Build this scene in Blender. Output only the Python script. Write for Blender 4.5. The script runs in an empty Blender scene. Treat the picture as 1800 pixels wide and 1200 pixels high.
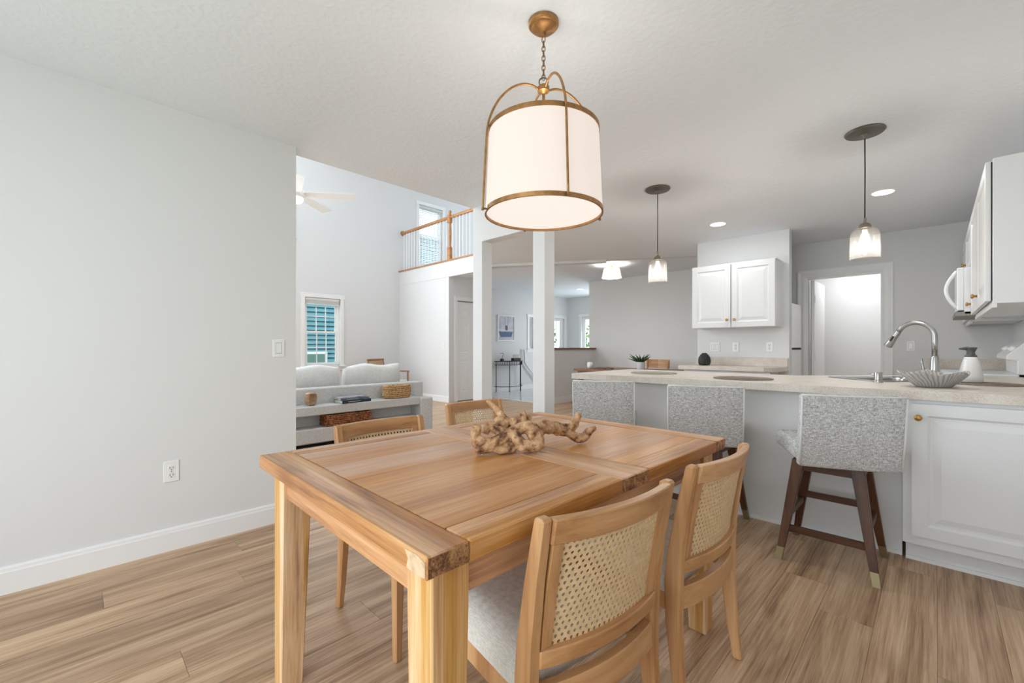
import bpy, bmesh, math, random
from mathutils import Vector, Matrix, noise as mnoise
random.seed(7)
PI = math.pi
SC = bpy.context.scene
COL = SC.collection

# ------------------------------------------------------------------ camera
F_PX, HOR, CAM_H = 760.0, 611.0, 1.12          # focal length and horizon row in a 1800x1200 frame
YAW = math.atan((1645 - 900) / F_PX)
cam_d = bpy.data.cameras.new('camera')
cam_d.sensor_width = 36.0
cam_d.lens = F_PX / 1800 * 36.0
cam_d.shift_y = (HOR - 600) / 1800
cam_d.clip_start = 0.02
cam = bpy.data.objects.new('camera', cam_d)
COL.objects.link(cam)
cam.location = (0, 0, CAM_H)
cam.rotation_euler = (PI / 2, 0, YAW)
SC.camera = cam
_fw = (-math.sin(YAW), math.cos(YAW)); _rt = (math.cos(YAW), math.sin(YAW))
def at(px, py, t):
    """point seen at a pixel, t metres along the view axis"""
    k = (px - 900) / F_PX
    return Vector(((_fw[0] + k * _rt[0]) * t, (_fw[1] + k * _rt[1]) * t, CAM_H + (HOR - py) * t / F_PX))

# ------------------------------------------------------------------ world, daylight, exposure
w = bpy.data.worlds.new('world'); SC.world = w; w.use_nodes = True
bg = w.node_tree.nodes['Background']
bg.inputs[0].default_value = (0.80, 0.90, 1.0, 1); bg.inputs[1].default_value = 2.6
vs = SC.view_settings
vs.view_transform = 'Standard'; vs.look = 'None'; vs.exposure = 0.18; vs.gamma = 1.0
vs.use_curve_mapping = False
SC.cycles.use_denoising = True
try: SC.cycles.denoiser = 'OPENIMAGEDENOISE'
except Exception: pass
SC.cycles.max_bounces = 10; SC.cycles.diffuse_bounces = 5; SC.cycles.glossy_bounces = 4
SC.cycles.transparent_max_bounces = 12
SC.cycles.caustics_reflective = False; SC.cycles.caustics_refractive = False
SC.cycles.sample_clamp_indirect = 6.0

def area(name, loc, rot, sx, sy, power, col=(1, 1, 1)):
    l = bpy.data.lights.new(name, 'AREA'); l.shape = 'RECTANGLE'; l.size = sx; l.size_y = sy
    l.energy = power; l.color = col
    o = bpy.data.objects.new(name, l); COL.objects.link(o); o.location = loc; o.rotation_euler = rot
    return o
sun_d = bpy.data.lights.new('sun', 'SUN'); sun_d.energy = 2.6; sun_d.angle = math.radians(1.5)
sun = bpy.data.objects.new('sun', sun_d); COL.objects.link(sun)
sun.rotation_euler = Vector((-0.42, -0.27, -0.87)).to_track_quat('-Z', 'Y').to_euler()
# daylight falling in through the glass doors behind the camera and the tall living-room windows
DAY = (0.86, 0.935, 1.0)
area('daylight_glass_door', (-0.95, -1.42, 1.15), (PI / 2 + 0.22, 0, 0), 2.4, 2.1, 44, DAY)
area('daylight_living_low', (-8.85, 0.3, 1.5), (PI / 2 + 0.1, 0, -PI / 2), 2.6, 2.2, 155, DAY)
area('daylight_living_high', (-8.85, 1.0, 4.1), (PI / 2, 0, -PI / 2), 4.0, 1.6, 185, DAY)
area('loft_fill', (-8.8, 9.0, 4.1), (PI / 2, 0, -PI / 2), 1.4, 1.4, 60, DAY)  # added fill for the loft, at a windowless stretch of wall, hidden from view
area('foyer_fill', (-6.15, 10.35, 1.5), (PI / 2, 0, PI), 0.9, 1.5, 24, DAY)  # added fill for the foyer, against the solid end of the far wall

# ------------------------------------------------------------------ helpers
def box(bm, x0, x1, y0, y1, z0, z1):
    v = [bm.verts.new(p) for p in ((x0,y0,z0),(x1,y0,z0),(x1,y1,z0),(x0,y1,z0),(x0,y0,z1),(x1,y0,z1),(x1,y1,z1),(x0,y1,z1))]
    for f in ((0,3,2,1),(4,5,6,7),(0,1,5,4),(1,2,6,5),(2,3,7,6),(3,0,4,7)):
        bm.faces.new([v[i] for i in f])
    return bm
def B(*a, bev=0.0, seg=1):
    bm = bmesh.new(); box(bm, *a)
    if bev: bevel(bm, bev, seg)
    return bm
def bevel(bm, r, seg=1):
    bm.normal_update()
    es = [e for e in bm.edges if len(e.link_faces) == 2 and e.calc_face_angle(0) > 0.5]
    bmesh.ops.bevel(bm, geom=es, offset=r, segments=seg, affect='EDGES', profile=0.5, clamp_overlap=True)
    return bm
def loft(bm, secs, cap=True):
    """secs: list of rings of points (same count)"""
    rings = [[bm.verts.new(p) for p in s] for s in secs]
    n = len(rings[0])
    for a, b in zip(rings, rings[1:]):
        for i in range(n):
            bm.faces.new((a[i], a[(i+1) % n], b[(i+1) % n], b[i]))
    if cap:
        bm.faces.new(rings[0][::-1]); bm.faces.new(rings[-1])
    bmesh.ops.recalc_face_normals(bm, faces=bm.faces[:])
    return bm
def tube(bm, pts, r, n=10, cap=True, closed=False):
    pts = [Vector(p) for p in pts]
    rs = r if isinstance(r, (list, tuple)) else [r] * len(pts)
    rings = []; up = None
    for i, p in enumerate(pts):
        a = pts[i-1] if (i > 0 or closed) else p
        b = pts[(i+1) % len(pts)] if (i < len(pts)-1 or closed) else p
        t = (b - a).normalized()
        if up is None:
            up = Vector((0,0,1)) if abs(t.z) < 0.9 else Vector((1,0,0))
        s = t.cross(up)
        if s.length < 1e-5: s = t.orthogonal()
        s.normalize(); up = s.cross(t).normalized()
        rings.append([p + (s * math.cos(2*PI*k/n) + up * math.sin(2*PI*k/n)) * rs[i] for k in range(n)])
    vr = [[bm.verts.new(q) for q in rg] for rg in rings]
    m = len(vr)
    for i in range(m if closed else m-1):
        a, b = vr[i], vr[(i+1) % m]
        for k in range(n):
            bm.faces.new((a[k], a[(k+1) % n], b[(k+1) % n], b[k]))
    if cap and not closed:
        bm.faces.new(vr[0][::-1]); bm.faces.new(vr[-1])
    bmesh.ops.recalc_face_normals(bm, faces=bm.faces[:])
    return bm
def lathe(bm, prof, n=32, cx=0, cy=0, closed=False):
    """prof: list of (r, z)"""
    rings = []
    for r, z in prof:
        if r < 1e-6: rings.append([bm.verts.new((cx, cy, z))])
        else: rings.append([bm.verts.new((cx + r*math.cos(2*PI*k/n), cy + r*math.sin(2*PI*k/n), z)) for k in range(n)])
    prs = list(zip(rings, rings[1:])) + ([(rings[-1], rings[0])] if closed else [])
    for a, b in prs:
        if len(a) == 1 and len(b) == 1: continue
        for k in range(n):
            k2 = (k+1) % n
            if len(a) == 1: bm.faces.new((a[0], b[k2], b[k]))
            elif len(b) == 1: bm.faces.new((a[k], a[k2], b[0]))
            else: bm.faces.new((a[k], a[k2], b[k2], b[k]))
    bmesh.ops.recalc_face_normals(bm, faces=bm.faces[:])
    return bm
def prism(bm, poly, z0, z1):
    a = [bm.verts.new((x, y, z0)) for x, y in poly]; b = [bm.verts.new((x, y, z1)) for x, y in poly]
    n = len(poly)
    bm.faces.new(a[::-1]); bm.faces.new(b)
    for i in range(n): bm.faces.new((a[i], a[(i+1) % n], b[(i+1) % n], b[i]))
    bmesh.ops.recalc_face_normals(bm, faces=bm.faces[:])
    return bm
def mesh(bm, name, smooth=False):
    me = bpy.data.meshes.new(name); bm.to_mesh(me); bm.free()
    if smooth:
        for p in me.polygons: p.use_smooth = True
    return me
def tag(o, label=None, cat=None, group=None, kind=None):
    for k, v in (('label', label), ('category', cat), ('group', group), ('kind', kind)):
        if v: o[k] = v
    return o
def thing(name, label, cat, loc=(0,0,0), rz=0, group=None, kind=None):
    o = bpy.data.objects.new(name, None); COL.objects.link(o)
    o.empty_display_size = 0.1
    o.location = loc; o.rotation_euler = (0, 0, rz)
    return tag(o, label, cat, group, kind)
def part(name, bm, mat, parent=None, smooth=False, loc=(0,0,0), rot=(0,0,0), bev=0, kind=None, label=None, auto=None):
    if isinstance(bm, bmesh.types.BMesh):
        if bev: bevel(bm, bev)
        bm = mesh(bm, name, smooth)
    o = bpy.data.objects.new(name, bm); COL.objects.link(o)
    if mat and not o.data.materials: o.data.materials.append(mat)
    o.parent = parent; o.location = loc; o.rotation_euler = rot
    if auto:
        o.data.set_sharp_from_angle(angle=math.radians(auto))
    if kind: o['kind'] = kind
    if label: o['label'] = label
    return o
def solid(name, bm, mat, label, cat, group=None, kind=None, **k):
    return tag(part(name, bm, mat, None, **k), label, cat, group, kind)
def struct(name, bm, mat, label=None, **k):
    o = part(name, bm, mat, None, **k); o['kind'] = 'structure'
    if label: o['label'] = label
    return o
def copy_tree(o, parent=None):
    c = o.copy(); COL.objects.link(c); c.parent = parent
    for ch in list(o.children):
        copy_tree(ch, c)
    return c

# ------------------------------------------------------------------ materials
def srgb(r, g, b):
    f = lambda c: (c/255/12.92) if c/255 <= 0.04045 else ((c/255+0.055)/1.055)**2.4
    return (f(r), f(g), f(b), 1)
def new_mat(name):
    m = bpy.data.materials.new(name); m.use_nodes = True
    nt = m.node_tree; p = nt.nodes['Principled BSDF']
    return m, nt, p
def N(nt, kind, **kw):
    n = nt.nodes.new(kind)
    for k, v in kw.items():
        if k in n.inputs: n.inputs[k].default_value = v
        else: setattr(n, k, v)
    return n
def ramp(nt, stops):
    r = nt.nodes.new('ShaderNodeValToRGB')
    e = r.color_ramp.elements
    while len(e) < len(stops): e.new(0.5)
    for el, (p, c) in zip(e, stops): el.position = p; el.color = c
    return r
def plain(name, col, rough=0.5, metal=0.0, bump=0.0, bscale=200.0, spec=0.5, emit=None, es=0, var=0.0, vscale=3.0):
    m, nt, p = new_mat(name)
    p.inputs['Base Color'].default_value = col; p.inputs['Roughness'].default_value = rough
    p.inputs['Metallic'].default_value = metal; p.inputs['Specular IOR Level'].default_value = spec
    tc = N(nt, 'ShaderNodeTexCoord')
    if var:
        no = N(nt, 'ShaderNodeTexNoise', Scale=vscale, Detail=4.0); nt.links.new(tc.outputs['Object'], no.inputs['Vector'])
        c2 = tuple(c * (1 - var) for c in col[:3]) + (1,)
        rp = ramp(nt, [(0.35, c2), (0.65, col)]); nt.links.new(no.outputs['Fac'], rp.inputs[0])
        nt.links.new(rp.outputs[0], p.inputs['Base Color'])
    if bump:
        no = N(nt, 'ShaderNodeTexNoise', Scale=bscale, Detail=3.0); nt.links.new(tc.outputs['Object'], no.inputs['Vector'])
        b = N(nt, 'ShaderNodeBump', Strength=bump, Distance=0.002); nt.links.new(no.outputs['Fac'], b.inputs['Height'])
        nt.links.new(b.outputs[0], p.inputs['Normal'])
    if emit:
        p.inputs['Emission Color'].default_value = emit; p.inputs['Emission Strength'].default_value = es
    return m
def wood(name, stops, axis='y', scale=1.0, rough=0.45, rnd=0.25, fine=0.25, bump=0.15, stretch=14.0, knots=0.0, spec=0.35, strips=0.0, across='x', sv=0.14):
    """long-grain wood: object coordinates squeezed across the grain; each object gets its own cut and tone"""
    m, nt, p = new_mat(name); L = nt.links.new
    tc = N(nt, 'ShaderNodeTexCoord'); oi = N(nt, 'ShaderNodeObjectInfo')
    off = N(nt, 'ShaderNodeVectorMath', operation='SCALE'); off.inputs[0].default_value = (37.1, 91.7, 53.3)
    L(oi.outputs['Random'], off.inputs['Scale'])
    add = N(nt, 'ShaderNodeVectorMath', operation='ADD'); L(tc.outputs['Object'], add.inputs[0]); L(off.outputs[0], add.inputs[1])
    s = [stretch * scale] * 3; s['xyz'.index(axis)] = 1.0 * scale
    mp = N(nt, 'ShaderNodeMapping'); mp.inputs['Scale'].default_value = s; L(add.outputs[0], mp.inputs['Vector'])
    n1 = N(nt, 'ShaderNodeTexNoise', Scale=1.0, Detail=5.0, Roughness=0.6, Distortion=0.6); L(mp.outputs[0], n1.inputs['Vector'])
    s2 = [stretch * 9 * scale] * 3; s2['xyz'.index(axis)] = 3.0 * scale
    mp2 = N(nt, 'ShaderNodeMapping'); mp2.inputs['Scale'].default_value = s2; L(add.outputs[0], mp2.inputs['Vector'])
    n2 = N(nt, 'ShaderNodeTexNoise', Scale=1.0, Detail=4.0, Roughness=0.7); L(mp2.outputs[0], n2.inputs['Vector'])
    mx = N(nt, 'ShaderNodeMix', data_type='FLOAT'); mx.inputs[0].default_value = fine
    L(n1.outputs['Fac'], mx.inputs[2]); L(n2.outputs['Fac'], mx.inputs[3])
    rp = ramp(nt, stops); L(mx.outputs[0], rp.inputs[0])
    hs = N(nt, 'ShaderNodeHueSaturation'); L(rp.outputs[0], hs.inputs['Color'])
    mr = N(nt, 'ShaderNodeMapRange'); mr.inputs[3].default_value = 1 - rnd; mr.inputs[4].default_value = 1 + rnd * 0.6
    L(oi.outputs['Random'], mr.inputs[0]); L(mr.outputs[0], hs.inputs['Value'])
    out = hs.outputs[0]
    if strips:
        sp = N(nt, 'ShaderNodeSeparateXYZ'); L(add.outputs[0], sp.inputs[0])
        dv = N(nt, 'ShaderNodeMath', operation='DIVIDE'); dv.inputs[1].default_value = strips; 
        if across == 'xy':
            sm = N(nt, 'ShaderNodeMath', operation='ADD'); L(sp.outputs[0], sm.inputs[0]); L(sp.outputs[1], sm.inputs[1]); L(sm.outputs[0], dv.inputs[0])
        else: L(sp.outputs['XYZ'.index(across.upper())], dv.inputs[0])
        fl_ = N(nt, 'ShaderNodeMath', operation='FLOOR'); L(dv.outputs[0], fl_.inputs[0])
        wn = N(nt, 'ShaderNodeTexWhiteNoise', noise_dimensions='1D'); L(fl_.outputs[0], wn.inputs['W'])
        mr2 = N(nt, 'ShaderNodeMapRange'); mr2.inputs[3].default_value = 1 - sv; mr2.inputs[4].default_value = 1 + sv * .7; L(wn.outputs['Value'], mr2.inputs[0])
        h2 = N(nt, 'ShaderNodeHueSaturation'); L(out, h2.inputs['Color']); L(mr2.outputs[0], h2.inputs['Value'])
        mr3 = N(nt, 'ShaderNodeMapRange'); mr3.inputs[3].default_value = 1.15; mr3.inputs[4].default_value = .82; L(wn.outputs['Value'], mr3.inputs[0]); L(mr3.outputs[0], h2.inputs['Saturation'])
        out = h2.outputs[0]
    if knots:
        s3 = [5.0 * scale] * 3; s3['xyz'.index(axis)] = 2.0 * scale
        mp3 = N(nt, 'ShaderNodeMapping'); mp3.inputs['Scale'].default_value = s3; L(add.outputs[0], mp3.inputs['Vector'])
        vo = N(nt, 'ShaderNodeTexVoronoi', Scale=1.0); L(mp3.outputs[0], vo.inputs['Vector'])
        r3 = ramp(nt, [(0.0, (0.30, 0.20, 0.14, 1)), (0.10, (0.55, 0.43, 0.34, 1)), (0.24, (1, 1, 1, 1))]); L(vo.outputs['Distance'], r3.inputs[0])
        mm = N(nt, 'ShaderNodeMix', data_type='RGBA', blend_type='MULTIPLY'); mm.inputs[0].default_value = knots
        L(out, mm.inputs[6]); L(r3.outputs[0], mm.inputs[7]); out = mm.outputs[2]
    L(out, p.inputs['Base Color'])
    p.inputs['Roughness'].default_value = rough; p.inputs['Specular IOR Level'].default_value = spec
    if bump:
        b = N(nt, 'ShaderNodeBump', Strength=bump, Distance=0.002); L(mx.outputs[0], b.inputs['Height']); L(b.outputs[0], p.inputs['Normal'])
    return m
def fabric(name, c1, c2, scale=450.0, bump=0.5, rough=0.95, lo=0.38, hi=0.62):
    m, nt, p = new_mat(name); L = nt.links.new
    tc = N(nt, 'ShaderNodeTexCoord')
    mp = N(nt, 'ShaderNodeMapping'); mp.inputs['Scale'].default_value = (1, 1, 0.11); L(tc.outputs['Object'], mp.inputs['Vector'])
    n1 = N(nt, 'ShaderNodeTexNoise', Scale=scale, Detail=2.0); L(mp.outputs[0], n1.inputs['Vector'])
    mp2 = N(nt, 'ShaderNodeMapping'); mp2.inputs['Scale'].default_value = (0.11, 0.11, 1); L(tc.outputs['Object'], mp2.inputs['Vector'])
    n2 = N(nt, 'ShaderNodeTexNoise', Scale=scale, Detail=2.0); L(mp2.outputs[0], n2.inputs['Vector'])
    mx = N(nt, 'ShaderNodeMix', data_type='FLOAT'); mx.inputs[0].default_value = 0.5
    L(n1.outputs['Fac'], mx.inputs[2]); L(n2.outputs['Fac'], mx.inputs[3])
    rp = ramp(nt, [(lo, c1), (hi, c2)]); L(mx.outputs[0], rp.inputs[0]); L(rp.outputs[0], p.inputs['Base Color'])
    p.inputs['Roughness'].default_value = rough; p.inputs['Specular IOR Level'].default_value = 0.1
    b = N(nt, 'ShaderNodeBump', Strength=bump, Distance=0.002); L(mx.outputs[0], b.inputs['Height']); L(b.outputs[0], p.inputs['Normal'])
    return m
def glow(name, col, strength):
    m, nt, p = new_mat(name)
    p.inputs['Base Color'].default_value = (0.3, 0.28, 0.26, 1)
    p.inputs['Emission Color'].default_value = col; p.inputs['Emission Strength'].default_value = strength
    p.inputs['Roughness'].default_value = 0.9
    return m
def clear(name, tint=(1, 1, 1, 1), gloss=0.08, haze=0.0, rough=0.03):
    m, nt, p = new_mat(name); L = nt.links.new
    tr = N(nt, 'ShaderNodeBsdfTransparent'); tr.inputs[0].default_value = tint
    gl = N(nt, 'ShaderNodeBsdfGlossy'); gl.inputs['Roughness'].default_value = rough
    mx = N(nt, 'ShaderNodeMixShader'); mx.inputs[0].default_value = gloss
    L(tr.outputs[0], mx.inputs[1]); L(gl.outputs[0], mx.inputs[2])
    out = mx.outputs[0]
    if haze:
        df = N(nt, 'ShaderNodeBsdfTranslucent'); df.inputs[0].default_value = (0.9, 0.88, 0.85, 1)
        m2 = N(nt, 'ShaderNodeMixShader'); m2.inputs[0].default_value = haze
        L(out, m2.inputs[1]); L(df.outputs[0], m2.inputs[2]); out = m2.outputs[0]
    L(out, nt.nodes['Material Output'].inputs[0])
    return m

WALL = plain('wall_paint', (0.735, 0.735, 0.73, 1), 0.75, bump=0.06, bscale=350, spec=0.25)
WALL_LIFT = plain('wall_paint_lifted', (0.745, 0.745, 0.735, 1), 0.8, bump=0.06, bscale=350, spec=0.25)  # same white paint as the other walls, tone lifted where little light reaches
TRIM = plain('trim_paint', (0.84, 0.84, 0.835, 1), 0.4)
CABW = plain('cabinet_white', (0.76, 0.76, 0.755, 1), 0.38)
GAP = plain('dark_gap', (0.015, 0.015, 0.015, 1), 0.9)
PLATE = plain('plate_white', (0.86, 0.86, 0.85, 1), 0.35)
WHITE_PL = plain('appliance_white', (0.85, 0.85, 0.84, 1), 0.25)
def ceiling_mat():
    m, nt, p = new_mat('ceiling_texture'); L = nt.links.new
    p.inputs['Base Color'].default_value = (0.83, 0.86, 0.89, 1); p.inputs['Roughness'].default_value = 0.85
    p.inputs['Specular IOR Level'].default_value = 0.2
    tc = N(nt, 'ShaderNodeTexCoord')
    n1 = N(nt, 'ShaderNodeTexNoise', Scale=9.0, Detail=5.0, Roughness=0.65, Distortion=1.8); L(tc.outputs['Object'], n1.inputs['Vector'])
    n2 = N(nt, 'ShaderNodeTexVoronoi', Scale=34.0); L(tc.outputs['Object'], n2.inputs['Vector'])
    mx = N(nt, 'ShaderNodeMix', data_type='FLOAT'); mx.inputs[0].default_value = 0.3
    L(n1.outputs['Fac'], mx.inputs[2]); L(n2.outputs['Distance'], mx.inputs[3])
    b = N(nt, 'ShaderNodeBump', Strength=0.35, Distance=0.012); L(mx.outputs[0], b.inputs['Height']); L(b.outputs[0], p.inputs['Normal'])
    return m
CEIL = ceiling_mat()
CEIL2 = plain('ceiling_smooth', (0.83, 0.86, 0.89, 1), 0.85, bump=0.1, bscale=60, spec=0.2)
FLOOR = wood('floor_oak', [(0.33, srgb(112, 82, 60)), (0.44, srgb(164, 131, 100)), (0.55, srgb(194, 162, 130)), (0.68, srgb(216, 189, 158))],
             'y', 1.0, 0.40, rnd=0.14, fine=0.42, bump=0.15, stretch=16, knots=0.3, spec=0.4)
TBL = [(0.33, srgb(112, 76, 54)), (0.42, srgb(172, 120, 80)), (0.53, srgb(204, 152, 104)), (0.66, srgb(224, 182, 138))]
T_X = wood('table_wood_cross', TBL, 'x', 1.0, 0.36, 0.10, 0.32, 0.15, 12, knots=0.75, strips=.048, across='y')
T_Y = wood('table_wood_long', TBL, 'y', 1.0, 0.36, 0.10, 0.32, 0.15, 12, knots=0.75, strips=.04, across='x')
T_Z = wood('table_wood_leg', [(0.32, srgb(150, 106, 66)), (0.43, srgb(196, 148, 94)), (0.54, srgb(218, 174, 120)), (0.68, srgb(230, 202, 164))], 'z', 1.0, 0.5, 0.06, 0.42, 0.45, 14, knots=0.8, strips=.031, across='xy', sv=.16)
T_P = wood('table_veneer', [(0.34, srgb(166, 112, 70)), (0.5, srgb(196, 143, 97)), (0.64, srgb(214, 165, 119))], 'y', 1.0, 0.30, 0.05, 0.45, 0.10, 12, strips=.14, across='x', sv=.03)
T_END = wood('table_end_grain', [(0.38, srgb(62, 38, 24)), (0.48, srgb(120, 80, 50)), (0.6, srgb(190, 140, 94))], 'x', 3.0, 0.6, 0.2, 0.4, 0.3, 8)
T_PALE = plain('chipped_pale_wood', srgb(214, 184, 148), 0.7, bump=0.4, bscale=120, var=.3, vscale=50)
CH = [(0.32, srgb(154, 106, 64)), (0.5, srgb(190, 142, 96)), (0.66, srgb(208, 164, 118))]
CH_Z = wood('chair_wood_post', CH, 'z', 1.2, 0.36, 0.06, 0.25, 0.06, 10)
CH_X = wood('chair_wood_rail', CH, 'x', 1.2, 0.36, 0.06, 0.25, 0.06, 10)
CANE = plain('woven_cane', srgb(224, 192, 148), 0.6, bump=0.4, bscale=900, var=0.15, vscale=60)
LINEN = fabric('seat_linen', srgb(196, 190, 178), srgb(222, 217, 207), 500, 0.25)
TWEED = fabric('grey_tweed', srgb(146, 146, 147), srgb(226, 225, 223), 520, 0.35, lo=0.4, hi=0.6)
PIPING = plain('white_piping', srgb(222, 221, 218), 0.9)
WALN = wood('stool_walnut', [(0.3, srgb(48, 28, 18)), (0.5, srgb(80, 50, 32)), (0.75, srgb(110, 74, 48))], 'z', 1.0, 0.4, 0.1, 0.3, 0.1, 12)
WALNX = wood('stool_walnut_rail', [(0.3, srgb(48, 28, 18)), (0.5, srgb(80, 50, 32)), (0.75, srgb(110, 74, 48))], 'x', 1.0, 0.4, 0.1, 0.3, 0.1, 12)
TIP = plain('antique_brass', srgb(150, 136, 104), 0.4, 0.8)
BRASS = plain('brushed_brass', srgb(196, 150, 84), 0.35, 1.0)
GILT = plain('aged_gold', srgb(184, 138, 88), 0.42, 0.8, var=0.3, vscale=40)
PEWTER = plain('aged_pewter', srgb(120, 116, 108), 0.4, 0.8)
STEEL = plain('brushed_steel', srgb(176, 176, 174), 0.28, 1.0)
NICKEL = plain('satin_nickel', srgb(150, 142, 132), 0.35, 1.0)
BLACK = plain('black_plastic', (0.012, 0.012, 0.012, 1), 0.4)
IRON = plain('black_iron', (0.014, 0.013, 0.013, 1), 0.5)
def laminate():
    m, nt, p = new_mat('counter_laminate'); L = nt.links.new
    tc = N(nt, 'ShaderNodeTexCoord')
    n1 = N(nt, 'ShaderNodeTexNoise', Scale=160.0, Detail=3.0); L(tc.outputs['Object'], n1.inputs['Vector'])
    n2 = N(nt, 'ShaderNodeTexNoise', Scale=9.0, Detail=4.0); L(tc.outputs['Object'], n2.inputs['Vector'])
    mx = N(nt, 'ShaderNodeMix', data_type='FLOAT'); mx.inputs[0].default_value = 0.4
    L(n1.outputs['Fac'], mx.inputs[2]); L(n2.outputs['Fac'], mx.inputs[3])
    rp = ramp(nt, [(0.36, srgb(196, 184, 170)), (0.5, srgb(216, 206, 194)), (0.64, srgb(228, 221, 212))]); L(mx.outputs[0], rp.inputs[0])
    L(rp.outputs[0], p.inputs['Base Color']); p.inputs['Roughness'].default_value = 0.35
    return m
LAM = laminate()
PANE = clear('window_glass', gloss=0.06)
SEED = clear('seeded_glass', (0.97, 0.96, 0.95, 1), gloss=0.10, haze=0.016, rough=0.12)

# ================================================================== the setting
CZ = 2.45      # dining and kitchen ceiling
HZ = 2.60      # hall ceiling
XL, XLO = -3.03, -3.16
XR = 0.55
RY = -1.5
# ---- floor of planks
fl = struct('floor', B(-9.1, 0.65, RY - 0.1, 10.6, -0.12, -0.012), GAP, 'oak plank floor running through the rooms')
PW, PL = 0.182, 1.52
pm = {}
def plank_mesh(length):
    key = round(length, 3)
    if key not in pm:
        pm[key] = mesh(B(-PW/2 + 0.0004, PW/2 - 0.0004, -length/2 + 0.0004, length/2 - 0.0004, -0.012, 0, bev=0.0006), 'plank')
        pm[key].materials.append(FLOOR)
    return pm[key]
rest = bmesh.new()
x = XR; row = 0
while x > -9.0:
    y = RY - random.uniform(0, PL)
    while y < 10.4:
        y0, y1 = max(y, RY), min(y + PL, 10.4)
        if y1 - y0 > 0.02:
            if x > -3.9 and y0 < 6.2 or (-6.2 < x <= -3.9 and 2.2 < y0 < 7.0):
                part('plank', plank_mesh(y1 - y0), None, fl, loc=(x - PW/2, (y0 + y1)/2, 0))
            else:
                box(rest, x - PW + 0.0004, x - 0.0004, y0 + 0.0004, y1 - 0.0004, -0.012, 0)
        y += PL
    x -= PW; row += 1
part('planks_far', rest, FLOOR, fl, kind='stuff')
# ---- hall tiles
TILE = plain('white_tile', srgb(214, 216, 216), 0.2, var=0.05, vscale=2)
tl = struct('floor_hall', B(-7.9, -5.5, 6.6, 10.45, 0.0, 0.004), plain('grout', srgb(190, 190, 188), 0.8), 'pale tile floor of the foyer')
tm = mesh(B(-0.197, 0.197, -0.197, 0.197, 0.004, 0.010, bev=0.001), 'tile'); tm.materials.append(TILE)
for i in range(6):
    for j in range(8):
        part('tile', tm, None, tl, loc=(-7.7 + i * 0.4, 6.8 + j * 0.4, 0))

# ---- ceilings
low = [(XR+.1, RY), (XR+.1, 6.72), (-2.2, 6.72), (-2.2, 6.5), (-3.55, 5.65), (-5.15, 4.66), (XLO, 2.81), (XLO, RY)]
bm = bmesh.new(); prism(bm, low, CZ, CZ + 0.12); struct('ceiling', bm, CEIL, 'white textured ceiling over the dining area and kitchen')
hall = [(-2.1, 6.45), (-2.1, 10.5), (-9.0, 10.5), (-9.0, 5.45), (-5.95, 5.45), (-5.2, 4.62), (-3.5, 5.55)]
bm = bmesh.new(); prism(bm, hall, HZ, HZ + 0.08); struct('ceiling_hall', bm, CEIL2, 'ceiling of the hall below the loft')
struct('ceiling_living', B(-9.1, -3.0, RY, 10.2, 5.3, 5.4), CEIL2, 'high ceiling of the living room')
def diag(p, q, th, z0, z1):
    p, q = Vector((p[0], p[1])), Vector((q[0], q[1])); d = (q - p).normalized(); n = Vector((-d.y, d.x)) * th
    bm = bmesh.new(); prism(bm, [tuple(p), tuple(q), tuple(q + n), tuple(p + n)], z0, z1); return bm
struct('trim_1', diag((-5.15, 4.66), (-3.55, 5.65), 0.12, CZ - 0.035, HZ + 0.02), WALL, 'shallow beam at the edge of the hall ceiling')
struct('trim_2', diag((-3.55, 5.65), (-2.2, 6.5), 0.12, CZ - 0.001, HZ + 0.02), WALL)
# ---- dining walls
struct('wall_left', B(XLO, XL, RY, 1.045, 0, CZ), WALL, 'plain white wall beside the dining table')
struct('wall_right', B(XR, XR + 0.12, RY, 6.72, 0, CZ), WALL)
wr = bmesh.new()
box(wr, XLO, -2.2, RY-.12, RY, 0, CZ); box(wr, 0.3, XR+.12, RY-.12, RY, 0, CZ); box(wr, -2.2, 0.3, RY-.12, RY, 2.25, CZ)
struct('wall_back', wr, WALL, 'wall with the glass doors behind the viewer')
d2 = tag(bpy.data.objects.new('door_1', None), 'sliding glass doors in the back wall', kind='structure'); COL.objects.link(d2)
for i in range(2):
    x0 = -2.2 + i * 1.25
    fb = bmesh.new()
    box(fb, x0, x0+.06, RY-.1, RY-.05, 0, 2.25); box(fb, x0+1.19, x0+1.25, RY-.1, RY-.05, 0, 2.25)
    box(fb, x0+.06, x0+1.19, RY-.1, RY-.05, 0, .08); box(fb, x0+.06, x0+1.19, RY-.1, RY-.05, 2.17, 2.25)
    part('door_frame', fb, TRIM, d2); part('pane', B(x0+.06, x0+1.19, RY-.08, RY-.072, .08, 2.17), PANE, d2)
# baseboard of the left wall
bp = [(0, 0), (0.016, 0), (0.016, 0.098), (0.013, 0.104), (0.012, 0.116), (0.006, 0.124), (0, 0.124)]
bm = bmesh.new(); loft(bm, [[(XL + a, RY, z) for a, z in bp], [(XL + a, 1.06, z) for a, z in bp]])
struct('baseboard_left', bm, TRIM, 'white baseboard along the plain left wall')
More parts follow.
